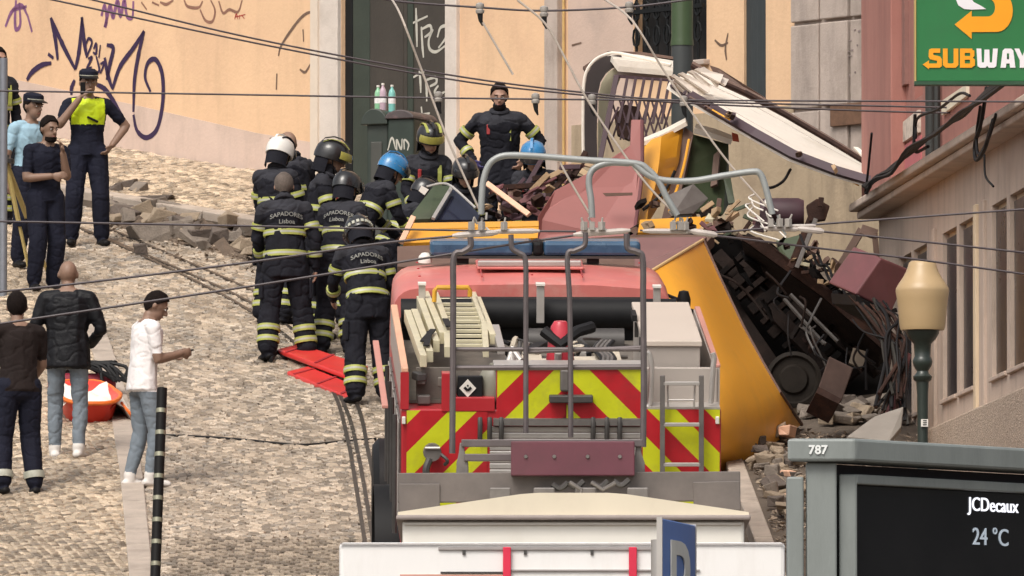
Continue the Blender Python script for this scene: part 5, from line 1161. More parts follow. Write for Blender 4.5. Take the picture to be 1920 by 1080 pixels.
# hanging cables at the right
for k in range(26):
    x0 = rnd.uniform(1590, 1665); rod('hanging_cable', [(x0, rnd.uniform(555, 600), 113.6), (x0 + rnd.uniform(15, 45), rnd.uniform(590, 640), 113.4), (rnd.uniform(1655, 1700), rnd.uniform(640, 690), 113.2), (rnd.uniform(1640, 1705), rnd.uniform(735, 800), 112.8)], rnd.uniform(.006, .018), rnd.choice([m_cable, m_cable, m_rust, mat('grey_green_cable', (.035, .032, .028), .6, spec=.2)]))
panel('side_sheet', [(1690, 650, 113.6), (1708, 665, 113.6), (1690, 770, 113), (1660, 790, 112.9), (1668, 720, 113.2)], .04, m_maroon)
# white roof slid down to the right
up = [(1262, 152), (1300, 133), (1345, 158), (1400, 182), (1470, 220), (1556, 270), (1610, 302), (1652, 328)]
lo_ = [(1256, 158), (1285, 178), (1319, 198), (1360, 222), (1407, 250), (1481, 291), (1560, 321), (1652, 348)]
rows = []
for i in range(8):
    row = []
    for j in range(6):
        u = j / 5; D = lerp(119.2, 117.2, i / 7) + u * 1.4
        row.append(P(lerp(lo_[i][0], up[i][0], u) + (rnd.uniform(-3, 3) if i < 2 else 0), lerp(lo_[i][1], up[i][1], u) - 4 * math.sin(math.pi * u) + rnd.uniform(-1.2, 1.2), D))
    rows.append(row)
MB().grid(rows, .05).build('roof', m_wroof, wk, world=True, smooth=True)
for k, (tx, ty) in enumerate(((1256, 142), (1258, 152), (1272, 138), (1262, 160), (1290, 134), (1302, 130), (1276, 168), (1312, 128), (1322, 136), (1266, 147), (1284, 148))):   # splinters at the torn end
    bx0, by0 = tx + rnd.uniform(34, 60), ty + rnd.uniform(16, 34); h_ = rnd.uniform(4, 9); D_ = 118.75 + .03 * k
    panel('roof_splinter', [(tx, ty, D_ - .05), (tx + 8, ty - 3, D_), (bx0 + 6, by0 - h_, D_ + .15), (bx0, by0 + h_, D_ + .05), (tx + 10, ty + 5, D_)], .02, m_wroof)
rows = [[P(x, y + 2, lerp(119.1, 117.1, i / 7)), P(x + 2, y + 11 - 3 * (i / 7), lerp(119.2, 117.2, i / 7))] for i, (x, y) in enumerate(lo_)]
MB().grid(rows, .08).build('roof_edge', mat('purple_black_edge', (.06, .035, .045), .6, .2, 5), wk, world=True)
for k, dy in enumerate((-3, -9, -14)):
    rod('roof_rail', [(x, y + dy * (1 - .5 * i / 7), lerp(120.8, 118.7, i / 7)) for i, (x, y) in enumerate(up[1:])], .02 + .012 * (k == 1), m_brown if k != 1 else m_rust)
for k in range(6):
    i = 1 + k; x, y = lo_[min(7, i)]; plank('roof_batten', (x + 8, y + 3, 118.3), (x + 50, y + 27, 118.0), .015, .01, m_dust if k % 2 else m_brown)
panel('roof_scrap', [(1525, 287, 119.4), (1580, 275, 119.5), (1590, 292, 119.5), (1555, 300, 119.4)], .03, m_brown)
panel('roof_scrap', [(1600, 275, 118.6), (1609, 276, 118.6), (1652, 312, 118.4), (1652, 328, 118.4), (1640, 318, 118.4)], .03, m_wroof)
panel('roof_scrap', [(1330, 122, 120.6), (1348, 128, 120.6), (1430, 180, 120.3), (1470, 222, 120.2), (1420, 196, 120.3), (1345, 150, 120.6)], .04, m_brown)
# arched end of the car with its folding gate
outer = [(1096, 305), (1095, 250), (1096, 170), (1101, 138), (1114, 118), (1133, 106), (1165, 102)]
inner = [(1120, 305), (1119, 250), (1121, 176), (1126, 152), (1136, 136), (1148, 126), (1168, 121)]
q = MB(); rows = [[P(*o, 121.0), P(*i, 121.0)] for o, i in zip(outer, inner)]; q.grid(rows, .15); q.build('end_arch', mat('black_brown_arch', (.035, .025, .024), .45, .2, 5), wk, world=True)
rod('arch_trim', [(x - 2, y - 2, 120.8) for x, y in outer] + [(1258, 122, 120.6)], .016, m_wroof)
panel('arch_lining', [(1121, 300, 121.3), (1122, 178, 121.3), (1128, 154, 121.3), (1140, 136, 121.3), (1160, 122, 121.3), (1166, 140, 121.3), (1150, 180, 121.3), (1130, 300, 121.3)], .03, m_creamin)
rows = [[P(1140, 98, 121.6), P(1200, 103, 121.8), P(1262, 112, 122)], [P(1150, 110, 120.6), P(1200, 116, 120.6), P(1262, 126, 120.6)], [P(1160, 124, 120.6), P(1205, 128, 120.6), P(1262, 133, 120.6)]]
MB().grid(rows, .05).build('end_roof', m_wroof, wk, world=True)
panel('end_fascia', [(1162, 126, 120.8), (1262, 135, 120.8), (1262, 147, 120.8), (1156, 140, 120.8)], .05, mat('dirty_fascia', (.42, .34, .31), .7, .2, 5))
panel('roof_cap', [(1093, 125, 121.8), (1112, 112, 121.8), (1140, 96, 121.8), (1200, 97, 121.8), (1262, 106, 121.8), (1262, 111, 121.8), (1200, 103, 121.8), (1142, 101, 121.8), (1118, 115, 121.8), (1098, 132, 121.8)], .3, m_brown)
panel('gate_header', [(1153, 140, 120.4), (1262, 148, 120.4), (1262, 153, 120.4), (1153, 145, 120.4)], .04, m_lattice)
plank('gate_post', (1156, 142, 120.4), (1124, 305, 120.0), .05, .04, m_lattice)
for k in range(6):
    x = 1176 + k * 16; plank('gate_bar', (x, 147, 120.4), (x - 16, 232, 120.3), .028, .02, m_lattice)
for k in range(7):
    x = 1146 + k * 15
    plank('gate_lattice', (x, 186, 120.35), (x + 24, 262, 120.3), .018, .015, m_lattice); plank('gate_lattice', (x + 26, 186, 120.37), (x + 2, 262, 120.32), .018, .015, m_lattice)
plank('gate_lattice', (1132, 262, 120.2), (1160, 200, 120.2), .02, .015, m_lattice); plank('gate_lattice', (1128, 230, 120.2), (1150, 285, 120.2), .02, .015, m_lattice)
panel('seat_wreck', [(1152, 215, 121), (1172, 196, 121), (1196, 200, 121), (1204, 240, 121), (1180, 262, 121), (1158, 252, 121)], .25, m_rust)
# dusky red front panel
panel('red_panel', [(1184, 224, 118.6), (1205, 224, 118.6), (1204, 330, 118.4), (1188, 448, 118), (1006, 456, 118), (1009, 405, 118), (1040, 357, 118.2), (1092, 330, 118.3), (1140, 300, 118.4), (1182, 272, 118.5)], .05, m_duskyred, bv=.006)
panel('red_panel_slot', [(1130, 362, 117.95), (1186, 361, 117.95), (1186, 366, 117.95), (1136, 368, 117.95)], .03, m_brown)
rod('panel_edge', [(1204, 226, 118.5), (1203, 330, 118.35), (1188, 445, 117.95)], .018, m_maroon)
# torn yellow sheet, green sheet, brown boards
rows = [[P(1203, 268, 119), P(1240, 255, 118.8), P(1281, 236, 119)], [P(1199, 310, 118.8), P(1236, 305, 118.5), P(1272, 300, 118.8)], [P(1196, 350, 118.7), P(1228, 352, 118.4), P(1256, 350, 118.7)], [P(1192, 392, 118.6), P(1216, 388, 118.3), P(1240, 372, 118.6)], [P(1194, 430, 118.5), P(1212, 420, 118.2), P(1228, 388, 118.5)]]
MB().grid(rows, .03).build('yellow_sheet', m_yellow, wk, world=True, smooth=True)
rod('sheet_seam', [(1266, 320, 118.4), (1250, 352, 118.4), (1232, 372, 118.3), (1205, 394, 118.3)], .016, m_black)
rows = [[P(1205, 266, 118.9), P(1245, 250, 118.9), P(1286, 228, 118.9)], [P(1203, 260, 119.2), P(1243, 243, 119.2), P(1285, 221, 119.2)]]
MB().grid(rows, .04).build('white_trim', m_wroof, wk, world=True)
panel('brown_board', [(1284, 238, 119), (1300, 250, 119), (1288, 320, 118.8), (1268, 400, 118.5), (1238, 420, 118.4), (1262, 330, 118.8)], .04, m_brown)
rod('orange_edge', [(1292, 262, 118.8), (1280, 320, 118.6), (1255, 398, 118.2)], .014, m_yellow)
panel('green_sheet', [(1300, 252, 119.2), (1366, 270, 119.3), (1368, 380, 119.1), (1356, 402, 118.9), (1258, 392, 118.6), (1284, 318, 118.9)], .04, m_wgreen)
panel('green_strip', [(1356, 330, 118.8), (1370, 332, 118.8), (1378, 380, 118.7), (1366, 382, 118.7)], .03, m_wgreen)
panel('brown_board', [(1338, 290, 119.1), (1350, 280, 119.1), (1344, 345, 118.9), (1332, 350, 118.9)], .03, m_brown)
rows = [[P(1303, 240, 119.1), P(1338, 250, 119.1), P(1373, 262, 119.1)], [P(1305, 232, 119.4), P(1340, 241, 119.4), P(1374, 254, 119.4)]]
MB().grid(rows, .05).build('white_trim', m_wroof, wk, world=True)
panel('red_patch', [(1372, 248, 118.9), (1384, 252, 118.9), (1386, 266, 118.9), (1374, 264, 118.9)], .04, mat('orange_red_patch', (.45, .07, .03), .6))
panel('brown_board', [(1255, 365, 118.2), (1300, 345, 118.3), (1328, 372, 118.3), (1300, 400, 118.2), (1262, 402, 118.1)], .04, m_mgrey)
# yellow floor edge and maroon skirts above the truck cab
panel('yellow_sill', [(772, 418, 117.4), (1010, 414, 117.6), (1010, 424, 117.4), (768, 430, 117.2)], .06, m_yellow)
panel('yellow_sill', [(766, 431, 117.1), (1010, 426, 117.3), (1008, 446, 117.1), (756, 456, 116.9)], .06, m_yellow)
panel('yellow_sill', [(1200, 412, 117.6), (1332, 405, 117.8), (1326, 428, 117.6), (1196, 436, 117.4)], .06, m_yellow)
plank('orange_post', (775, 407, 117), (752, 455, 116.8), .05, .04, m_peach)
panel('side_skirt', [(745, 462, 116.6), (1010, 452, 116.8), (1200, 440, 116.8), (1340, 438, 116.8), (1300, 480, 116.4), (1226, 510, 116.2), (1050, 500, 116), (745, 500, 116)], .12, m_brown)
panel('side_skirt', [(1190, 446, 116.5), (1325, 444, 116.5), (1318, 450, 116.3), (1222, 508, 116.0), (1190, 500, 116)], .05, mat('mauve_panel', (.19, .095, .09), .6, .12, 4))
# windscreen frame by the masked rescuer
panel('windscreen_frame', [(815, 346, 120.5), (850, 350, 120.5), (806, 410, 120), (764, 412, 120)], .05, m_wgreen)
panel('windscreen', [(848, 352, 120.4), (900, 402, 120), (896, 412, 119.9), (812, 412, 119.9)], .03, mat('blue_black_glass', (.012, .014, .03), .15, .1, 4))
plank('windscreen_bar', (848, 350, 120.3), (812, 410, 119.8), .035, .03, m_alu); rod('wiper', [(800, 350, 120.2), (830, 344, 120.2), (850, 352, 120.1), (892, 390, 119.8)], .012, m_alu)
panel('paper', [(790, 348, 119.9), (804, 355, 119.9), (796, 366, 119.9), (785, 358, 119.9)], .01, m_white)
plank('fresh_plank', (913, 344, 118.8), (992, 403, 118.2), .05, .03, m_peach)
# ribs, floor boards and splinters around the gap
for k in range(34):
    x, y = rnd.uniform(935, 1095), 0; y = rnd.uniform(330, 412) - (x - 935) * .18; L = rnd.uniform(18, 75); an = rnd.choice([-.6, -.75, -.5, .1, .0, .5, -.9]) + rnd.uniform(-.2, .2)
    D = rnd.uniform(118.9, 120.8); plank('broken_slat', (x, y, D), (x + L * math.cos(an), y + L * math.sin(an), D + rnd.uniform(-.3, .3)), rnd.uniform(.02, .06), rnd.uniform(.015, .03), rnd.choice([m_rust, m_brown, m_lattice, m_maroon, m_wood]))
for a, b in (((1010, 385), (1070, 320)), ((1062, 352), (1098, 285)), ((1000, 335), (1060, 333)), ((945, 352), (1040, 345)), ((1075, 330), (1100, 292))):
    plank('window_post', (*a, 119.6), (*b, 119.8), .05, .04, m_rust)
for k in range(26):
    x, y = rnd.uniform(1300, 1420), rnd.uniform(395, 445); L = rnd.uniform(10, 34); an = rnd.uniform(-1.5, 1.5); D = rnd.uniform(116.9, 118.4)
    plank('broken_slat', (x, y, D), (x + L * math.cos(an), y + L * math.sin(an), D), rnd.uniform(.02, .06), rnd.uniform(.02, .04), rnd.choice([m_rust, m_brown, m_wood, m_under, m_maroon, m_wgreen]))
for k in range(40):
    t = rnd.random(); x, y = lerp(1480, 1640, t) + rnd.uniform(-20, 30), lerp(490, 590, t) + rnd.uniform(-25, 12); L = rnd.uniform(8, 30); an = rnd.uniform(-1, 1.2); D = rnd.uniform(115.2, 116.4)
    plank('broken_slat', (x, y, D), (x + L * math.cos(an), y + L * math.sin(an), D), rnd.uniform(.015, .05), .02, rnd.choice([m_rust, m_brown, m_wood, m_creamin, m_cable, m_under]))
def shard(name, px, py, size, D, m, parent=None, along=None):      # jagged torn piece
    n = rnd.randint(4, 6); a0 = rnd.uniform(0, 6); el = rnd.uniform(.25, .8); rot_ = rnd.uniform(-1.3, .6); pts = []
    if along is not None: el = rnd.uniform(.1, .32); rot_ = along + rnd.uniform(-.35, .35) + (1.5 if rnd.random() < .25 else 0)
    for k in range(n):
        t = a0 + 2 * math.pi * (k + rnd.uniform(-.3, .3)) / n; r_ = size * rnd.uniform(.55, 1); x, y = r_ * math.cos(t), r_ * el * math.sin(t)
        pts.append((px + x * math.cos(rot_) - y * math.sin(rot_), py + x * math.sin(rot_) + y * math.cos(rot_), D + rnd.uniform(-.12, .12)))
    return panel(name, pts, rnd.uniform(.015, .06), m, parent)
for k in range(26):      # torn floor, motor casing and panel bits hanging in the open underside
    t, u = rnd.random(), rnd.random(); x = lerp(1345, 1560, t) + 120 * u; y = lerp(480, 770, t) - 95 * u * (1 - .3 * t) + rnd.uniform(-10, 10)
    if x > 1700: continue
    shard('torn_underfloor', x, y, rnd.uniform(10, 52), rnd.uniform(115.6, 116.8), rnd.choice([m_memb, m_memb, m_under, m_under, m_void, m_rust]), along=.75)
for k in range(12):
    t = rnd.random(); x, y = lerp(1370, 1600, t) + rnd.uniform(-10, 90), lerp(500, 740, t) + rnd.uniform(-60, 20)
    rod('loose_cable', [(x, y, 114.2), (x + rnd.uniform(-25, 25), y + rnd.uniform(10, 40), 114.1), (x + rnd.uniform(-10, 45), y + rnd.uniform(30, 80), 114.1)], rnd.uniform(.006, .014), rnd.choice([m_cable, m_dgrey, m_memb]))
for k in range(36):       # splintered wood and panel bits along the broken sill and over the gap
    t = rnd.random()
    if k % 2: x, y, D = rnd.uniform(1190, 1440), rnd.uniform(385, 440), rnd.uniform(117, 118)
    else: x, y, D = lerp(1440, 1660, t) + rnd.uniform(-10, 20), lerp(455, 590, t) + rnd.uniform(-40, 10), rnd.uniform(115, 116)
    shard('splintered_panel', x, y, rnd.uniform(6, 22), D, rnd.choice([m_brown, m_rust, m_wood, m_maroon, m_wgreen, m_creamin, m_under, m_brown]))
for k in range(40):
    shard('splintered_panel', rnd.uniform(900, 1060), rnd.uniform(355, 418), rnd.uniform(6, 20), rnd.uniform(118.5, 120), rnd.choice([m_brown, m_rust, m_wood, m_maroon, m_lattice, m_under]))
for k in range(5):
    i_ = rnd.randint(1, 5); f_ = rnd.random(); rod('roof_seam', [(lerp(lo_[i][0], up[i][0], .15 + .17 * k), lerp(lo_[i][1], up[i][1], .15 + .17 * k) - 1, lerp(119.2, 117.2, i / 7) + (.15 + .17 * k) * 1.4 - .03) for i in range(1, 8)], .006, mat('roof_seam_grey', (.4, .34, .29), .7))
for k in range(9):
    t = rnd.uniform(.15, .95); i_ = int(t * 7); x, y = lerp(lo_[i_][0], up[i_][0], .1), lo_[i_][1] - 2; shard('roof_tear', x + rnd.uniform(-8, 8), y + rnd.uniform(-6, 3), rnd.uniform(4, 12), lerp(119.0, 117.0, i_ / 7) - .1, rnd.choice([m_brown, m_wood, MATS['purple_black_edge']]))
# brackets and levers sticking up at the right
q = MB(); c = P(1466, 400, 116.6); q.lathe(c, [(0, -.2), (.12, -.2), (.14, -.15), (.14, .15), (.12, .2), (0, .2)], 20, axis='X'); q.build('cable_drum', m_lattice, wk, world=True, smooth=True)
panel('drum_arm', [(1410, 430, 116.3), (1440, 375, 116.3), (1452, 385, 116.3), (1432, 435, 116.3)], .12, m_lattice)
plank('lever', (1482, 502, 115.6), (1522, 405, 115.6), .06, .05, m_rust); plank('lever', (1494, 502, 115.5), (1530, 410, 115.5), .04, .04, m_mgrey)
panel('lever_head', [(1512, 385, 115.5), (1532, 372, 115.5), (1556, 386, 115.5), (1548, 412, 115.5), (1518, 416, 115.5)], .2, m_rust, bv=.01)
plank('lever', (1538, 388, 115.4), (1540, 370, 115.4), .05, .05, m_rust)
plank('bent_arm', (1562, 522, 116.2), (1616, 430, 116.2), .07, .05, m_brown); plank('bent_arm', (1614, 430, 116.2), (1644, 440, 116.2), .09, .05, m_brown); plank('bent_arm', (1640, 436, 116.2), (1645, 495, 116.2), .05, .05, m_brown)
panel('green_strip', [(1455, 452, 116.2), (1500, 440, 116.2), (1490, 500, 115.9), (1470, 495, 115.9)], .05, m_wgreen)
for k in range(9):
    x, y = rnd.uniform(1405, 1450), rnd.uniform(352, 420); rod('white_wire', [(x, y, 116.4), (x + rnd.uniform(-18, 18), y + rnd.uniform(5, 25), 116.3), (x + rnd.uniform(5, 45), y + rnd.uniform(20, 45), 116.2)], .008, m_white)
rod('hanging_cable', [(1482, 318, 118), (1470, 338, 117.8), (1452, 350, 117.6), (1436, 353, 117.5)], .014, m_cable)
for a in ((1500, 440), (1522, 470), (1545, 500)):
    rod('air_pipe', [(*a, 115.3), (a[0] + 12, a[1] + 26, 115.2), (a[0] + 30, a[1] + 30, 115.2), (a[0] + 42, a[1] + 58, 115.1)], .013, m_cable)
# ================================================================ CONTACT WIRES, SPAN WIRES, PULL-OFF BOWS
m_wire = mat('dark_wire', (.05, .035, .04), .5, .2, 10); m_wlt = mat('pale_wire', (.45, .38, .32), .5, .15, 10); m_bow = mat('grey_bow_tube', (.30, .31, .30), .45, .15, 8, metal=.2); m_ins = mat('insulator_grey', (.33, .30, .27), .35, .15, 8)
def wire(label, pts, r, m=None, name='overhead_wire', cat='wire', group='overhead wires across the street', n=60):
    pp = smooth_path(PP(pts), n) if len(pts) > 2 else PP(pts)
    return MB().tube(pp, r, 6).build(name, m or m_wire, smooth=True, label=label, cat=cat, group=group)
def insulators(o, pts, D, hang=True):
    for x, y in pts:
        c = P(x, y, D); q = MB(); q.lathe(c + Vector((0, 0, -.045)), [(.012, 0), (.03, .01), (.034, .03), (.024, .04), (.034, .055), (.03, .08), (.012, .09)], 10); i_ = q.build('insulator', m_ins, o, world=True, smooth=True)
        if hang: MB().tube([c + Vector((0, 0, -.04)), c + Vector((.005, 0, -.09)), c + Vector((.02, 0, -.13))], [.022, .016, .006], 6).build('clamp', m_black, o, world=True)
DW = 96
o = wire('span wire carrying three insulators at the very top of the picture', [(690, -8, DW), (750, 3, DW), (900, 14, DW), (1020, 20, DW), (1180, 13, DW), (1330, -6, DW)], .009)
insulators(o, [(900, 16), (1020, 22), (1180, 14)], DW)
o = wire('level span wire with insulators crossing the whole street in front of the arched wreck', [(-80, 169, 100), (480, 178, 100), (840, 184, 100), (1290, 188, 100), (2000, 191, 100)], .008)
insulators(o, [(822, 182), (1004, 185), (1110, 187), (1282, 190)], 100)
wire('pair wire sloping over the graffiti wall, upper one', [(150, -6, 112), (480, 73, 112), (840, 140, 112), (1090, 173, 112), (1300, 190, 112), (1660, 199, 112), (1980, 206, 112)], .009)
wire('pair wire sloping over the graffiti wall, lower one', [(40, -12, 112), (100, 0, 112), (480, 81, 112), (840, 148, 112), (1090, 178, 112), (1300, 194, 112), (1660, 209, 112), (1980, 214, 112)], .009)
DC = 88
wire('contact wire running level above the red boards to the collector', [(-60, 414, DC), (480, 424, DC), (860, 432, DC), (1080, 434, DC)], .008)
wire('upper slanting wire passing over the bald man to the collector', [(-60, 553, DC), (160, 530, DC), (480, 490, DC), (700, 458, DC), (870, 441, DC)], .009)
wire('lower slanting wire passing over the phone user to the collector', [(-60, 616, DC), (195, 578, DC), (480, 535, DC), (760, 490, DC), (960, 458, DC), (1100, 438, DC)], .009)
wire('wire rising from the splice to the pink building', [(1330, 437, DC), (1540, 420, DC), (1980, 388, DC)], .008)
wire('wire falling past the tall windows, upper one', [(1540, 434, DC), (1700, 450, DC), (1980, 480, DC)], .008)
wire('wire falling past the tall windows, lower one', [(1200, 432, DC), (1340, 442, DC), (1540, 466, DC), (1700, 484, DC), (1980, 522, DC)], .008)
# splices and hangers
spl = thing('wire_splice_assembly', 'pale splice bars and clamps joining the wires above the collector', 'wire fittings', Matrix.Translation(P(1080, 440, DC)))
for a, b, r in (((848, 442), (935, 436), .022), ((925, 434), (1012, 433), .018), ((1075, 440), (1182, 432), .021), ((1095, 434), (1140, 434), .026), ((1205, 433), (1300, 434), .018), ((1295, 433), (1345, 441), .022), ((1432, 428), (1500, 430), .018), ((1495, 428), (1545, 434), .022), ((1470, 424), (1530, 423), .012)):
    pts = [P(*a, DC - .05), P(*lerp(Vector(a), Vector(b), .15), DC - .05), P(*lerp(Vector(a), Vector(b), .85), DC - .05), P(*b, DC - .05)]
    MB().tube(pts, [r * .5, r, r, r * .5], 8).build('splice_bar', mat('pale_splice', (.46, .40, .36), .5, .2, 10), spl, world=True, smooth=True)
for x in (884, 903, 945, 1095, 1110, 1128, 1262, 1275, 1285, 1445, 1462, 1478):
    y = 424 if x < 1400 else 418; q = MB(); c = P(x, y, DC - .08); q.box(c, (.035, .04, .06), rnd.uniform(0, 1)); q.tube([c, c + Vector((rnd.uniform(-.03, .03), 0, .06))], .008, 6); q.build('wire_clamp', m_ins, spl, world=True, bevel=.004)
for k in range(14):
    x = rnd.choice([895, 905, 1265, 1275, 1450, 1465]) + rnd.uniform(-12, 12); y = rnd.uniform(395, 430); MB().tube(PP([(x, y, DC - .06), (x + rnd.uniform(-9, 9), y + rnd.uniform(5, 14), DC - .06)]), .008, 5).build('wire_clip', rnd.choice([m_white, m_ins, m_bow]), spl, world=True)
for lab, pts in (('left grey bow tube arching high over the wreck', [(902, 402), (903, 372), (906, 340), (915, 312), (930, 297), (955, 291), (1010, 293), (1100, 300), (1190, 306), (1215, 318), (1235, 340), (1250, 370), (1270, 404)]),
                 ('middle grey bow tube standing in front of the dusky red panel', [(1110, 408), (1108, 375), (1104, 345), (1107, 325), (1120, 312), (1145, 305), (1180, 306)]),
                 ('right grey bow tube dipping then rising beside the green sheet', [(1190, 308), (1215, 328), (1245, 338), (1300, 339), (1360, 329), (1410, 322), (1425, 326), (1435, 350), (1448, 402)])):
    MB().tube(smooth_path([P(x, y, DC - .1) for x, y in pts], 60), .023, 9).build('pull_off_bow', m_bow, smooth=True, label=lab, cat='bow tube', group='grey bow tubes over the tram wires')
for lab, pts in (('pale hanger wire crossing the dark doorway', [(733, -4), (752, 30), (790, 130), (835, 250), (870, 330), (903, 402)]), ('thin pale hanger wire ending behind the standing firefighter', [(905, 42), (930, 85), (962, 140)]),
                 ('pale hanger wire crossing the yellow torn sheet', [(970, 0), (1022, 44), (1060, 110), (1108, 198), (1200, 330), (1268, 404)]), ('pale hanger wire crossing the green torn sheet', [(1130, -4), (1185, 38), (1240, 125), (1300, 215), (1370, 310), (1450, 400)]),
                 ('short pale hanger wire left of the dusky red panel', [(1050, 305), (1075, 350), (1108, 405)])):
    MB().tube(smooth_path([P(x, y, DC + (1.5 if y < 0 else .4)) for x, y in pts], 24), .008, 6).build('hanger_wire', m_wlt, smooth=True, label=lab, cat='wire', group='pale hanger wires')
# ================================================================ THINGS ON THE STREET
# catenary pole behind the torn roof
b = P(1279, 100, 122.8); MPo = Matrix.Translation((b.x, 122.8, gz(122.8))); po = thing('wire_pole', 'green and dark grey steel pole rising behind the torn roof', 'pole', MPo)
zz = onplane(MPo, 1279, 74, 0, 1).z
MB().lathe((0, 0, 0), [(.13, 0), (.13, .3), (.105, .4), (.105, zz)], 18).build('pole_base', mat('dark_grey_pole', (.045, .05, .05), .5), po, smooth=True)
MB().lathe((0, 0, 0), [(.112, zz - .06), (.108, zz), (.105, zz + .02), (.10, 14)], 18).build('pole_shaft', mat('pole_green', (.045, .075, .03), .45, .12, 3), po, smooth=True)
# grey pole at the left edge
b = G(6, 560); MB().tube([b, b + Vector((0, 0, 2.35))], .038, 12).build('grey_post', mat('galvanised_grey', (.24, .25, .28), .4, .1, 5, metal=.4), smooth=True, label='grey metal post standing before the officer in pale blue', cat='post')
# striped black post
a = P(290, 1110, 106.5); t_ = P(304, 728, 106.9); pst = thing('marker_post', 'black post with pale glint rings in front of the phone user', 'post', Matrix.Translation((a.x, a.y, gz(106.5))))
MB().tube([Vector((a.x - .005, a.y, gz(106.5))), a, t_], .043, 14).build('shaft', m_boot, pst, world=True, smooth=True)
for k in range(8):
    u = lerp(1062, 775, k / 7); c0 = lerp(a, t_, (1110 - u) / 382); c1 = lerp(a, t_, (1110 - u + 8) / 382)
    MB().tube([c0, c1], .0455, 14).build('glint_ring', mat('dull_gold_ring', (.26, .25, .18), .3, .2, 8, metal=.4), pst, world=True, smooth=True)  # rings coloured pale to stand for glints on the post
# tripod
tb = G(52, 545); tp_ = Vector((P(10, 300, tb.y).x, tb.y, P(10, 300, tb.y).z)); trp = thing('survey_tripod', 'yellow-legged surveying tripod beside the grey post', 'tripod', Matrix.Translation((tb.x - .15, tb.y, tb.z)))
for f_ in ((96, 528), (62, 540), (-30, 548)):
    f2 = G(*f_); m_ = tp_.lerp(f2, .5)
    MB().bar(tp_, m_, .045, .03).build('leg', mat('ochre_tripod_leg', (.55, .42, .16), .5, .15, 5), trp, world=True, bevel=.004); MB().bar(m_, f2, .028, .024).build('leg_extension', MATS['ochre_tripod_leg'], trp, world=True, bevel=.003)
    MB().box(m_, (.06, .06, .05)).build('leg_clamp', m_navy, trp, world=True, bevel=.006)
MB().lathe(tp_ + Vector((0, 0, -.03)), [(.09, 0), (.09, .04), (.04, .05), (.04, .08)], 14).build('head_plate', m_dgrey, trp, world=True)
# green street bin with three bottles
bb = Vector(P(730, 395, 127.2)); MBn = frame((bb.x, 127.2, gz(127.2) + .1), (.92, -.38, 0), (.38, .92, 0))
m_bin = mat('dark_green_bin', (.028, .038, .03), .45, .2, 5, stain=(.05, .05, .045), stain_amt=.5, stain_scale=3)
bn = thing('street_bin', 'dark green street bin with domed lid and scrawled tags', 'bin', MBn)
Bz = lambda px, py, l: onplane(MBn, px, py, l, 1)
zt_ = Bz(730, 222, 0).z; x0, x1 = Bz(682, 300, -.25).x, Bz(778, 300, -.25).x; xm = lerp(x0, x1, .47)
MB().b2((x0 + .03, -.25, 0), (xm, .3, zt_ - .06)).build('left_housing', m_bin, bn, bevel=.02); MB().b2((xm + .006, -.28, 0), (x1, .3, zt_ - .02)).build('right_housing', mat('green_bin_front', (.022, .034, .026), .45, .2, 5), bn, bevel=.02)
q = MB(); q.prism([(lerp(x0, xm, .5) + (xm - x0) * .56 * math.cos(t), -.3, zt_ - .08 + .16 * math.sin(t)) for t in np.linspace(0, math.pi, 12)], (0, .6, 0)); q.build('domed_lid', m_bin, bn, bevel=.01)
q = MB(); q.prism([(lerp(xm, x1, .5) + (x1 - xm) * .54 * math.cos(t), -.31, zt_ - .03 + .09 * math.sin(t)) for t in np.linspace(0, math.pi, 12)], (0, .62, 0)); q.build('lid', mat('scraped_lid', (.07, .055, .055), .5, .3, 8, stain=(.3, .16, .16), stain_amt=.7, stain_scale=7), bn, bevel=.01)
MB().b2((x0 + .08, -.262, .15), (xm - .06, -.249, zt_ - .25)).build('door_panel', mat('bin_panel', (.06, .06, .052), .5, .15, 5), bn, bevel=.006)
def scrawl(parent, strokes, M, plane, w_, m, name='graffiti_stroke', axis=1):
    for s_ in strokes:
        pp = [onplane(M, a, b, plane, axis) for a, b in s_]; pp = smooth_path(pp, 10 * len(pp)) if len(pp) > 2 else pp
        q = MB(); rows = []
        for i, p in enumerate(pp):
            d = pp[min(i + 1, len(pp) - 1)] - pp[max(i - 1, 0)]; d.y = 0; n_ = Vector((-d.z, 0, d.x)).normalized() if d.length > 1e-6 else Vector((1, 0, 0))
            u = i / max(1, len(pp) - 1); ww = w_ * (.55 + .45 * math.sin(math.pi * min(1, u * .9 + .08))) * (1 + .15 * noise.noise((i * .4, w_ * 99, 0)))
            rows.append([p + n_ * ww * .5, p - n_ * ww * .5])
        q.grid(rows); q.build(name, m, parent, fix=False)
m_wpaint = mat('white_paint_pen', (.48, .46, .40), .6, .15, 10); m_vpaint = mat('violet_black_spray', (.032, .014, .055), .6, .25, 8); m_ppaint = mat('faded_purple_spray', (.22, .09, .20), .7, .3, 6); m_bpaint = mat('faded_brown_spray', (.26, .13, .09), .8, .3, 6)
scrawl(bn, [[(727, 282), (735, 258), (742, 280)], [(744, 282), (744, 262), (752, 280), (754, 260)], [(758, 280), (758, 262), (766, 270), (764, 282)], [(745, 295), (752, 292), (747, 303), (755, 302)]], MBn, -.284, .018, m_wpaint)
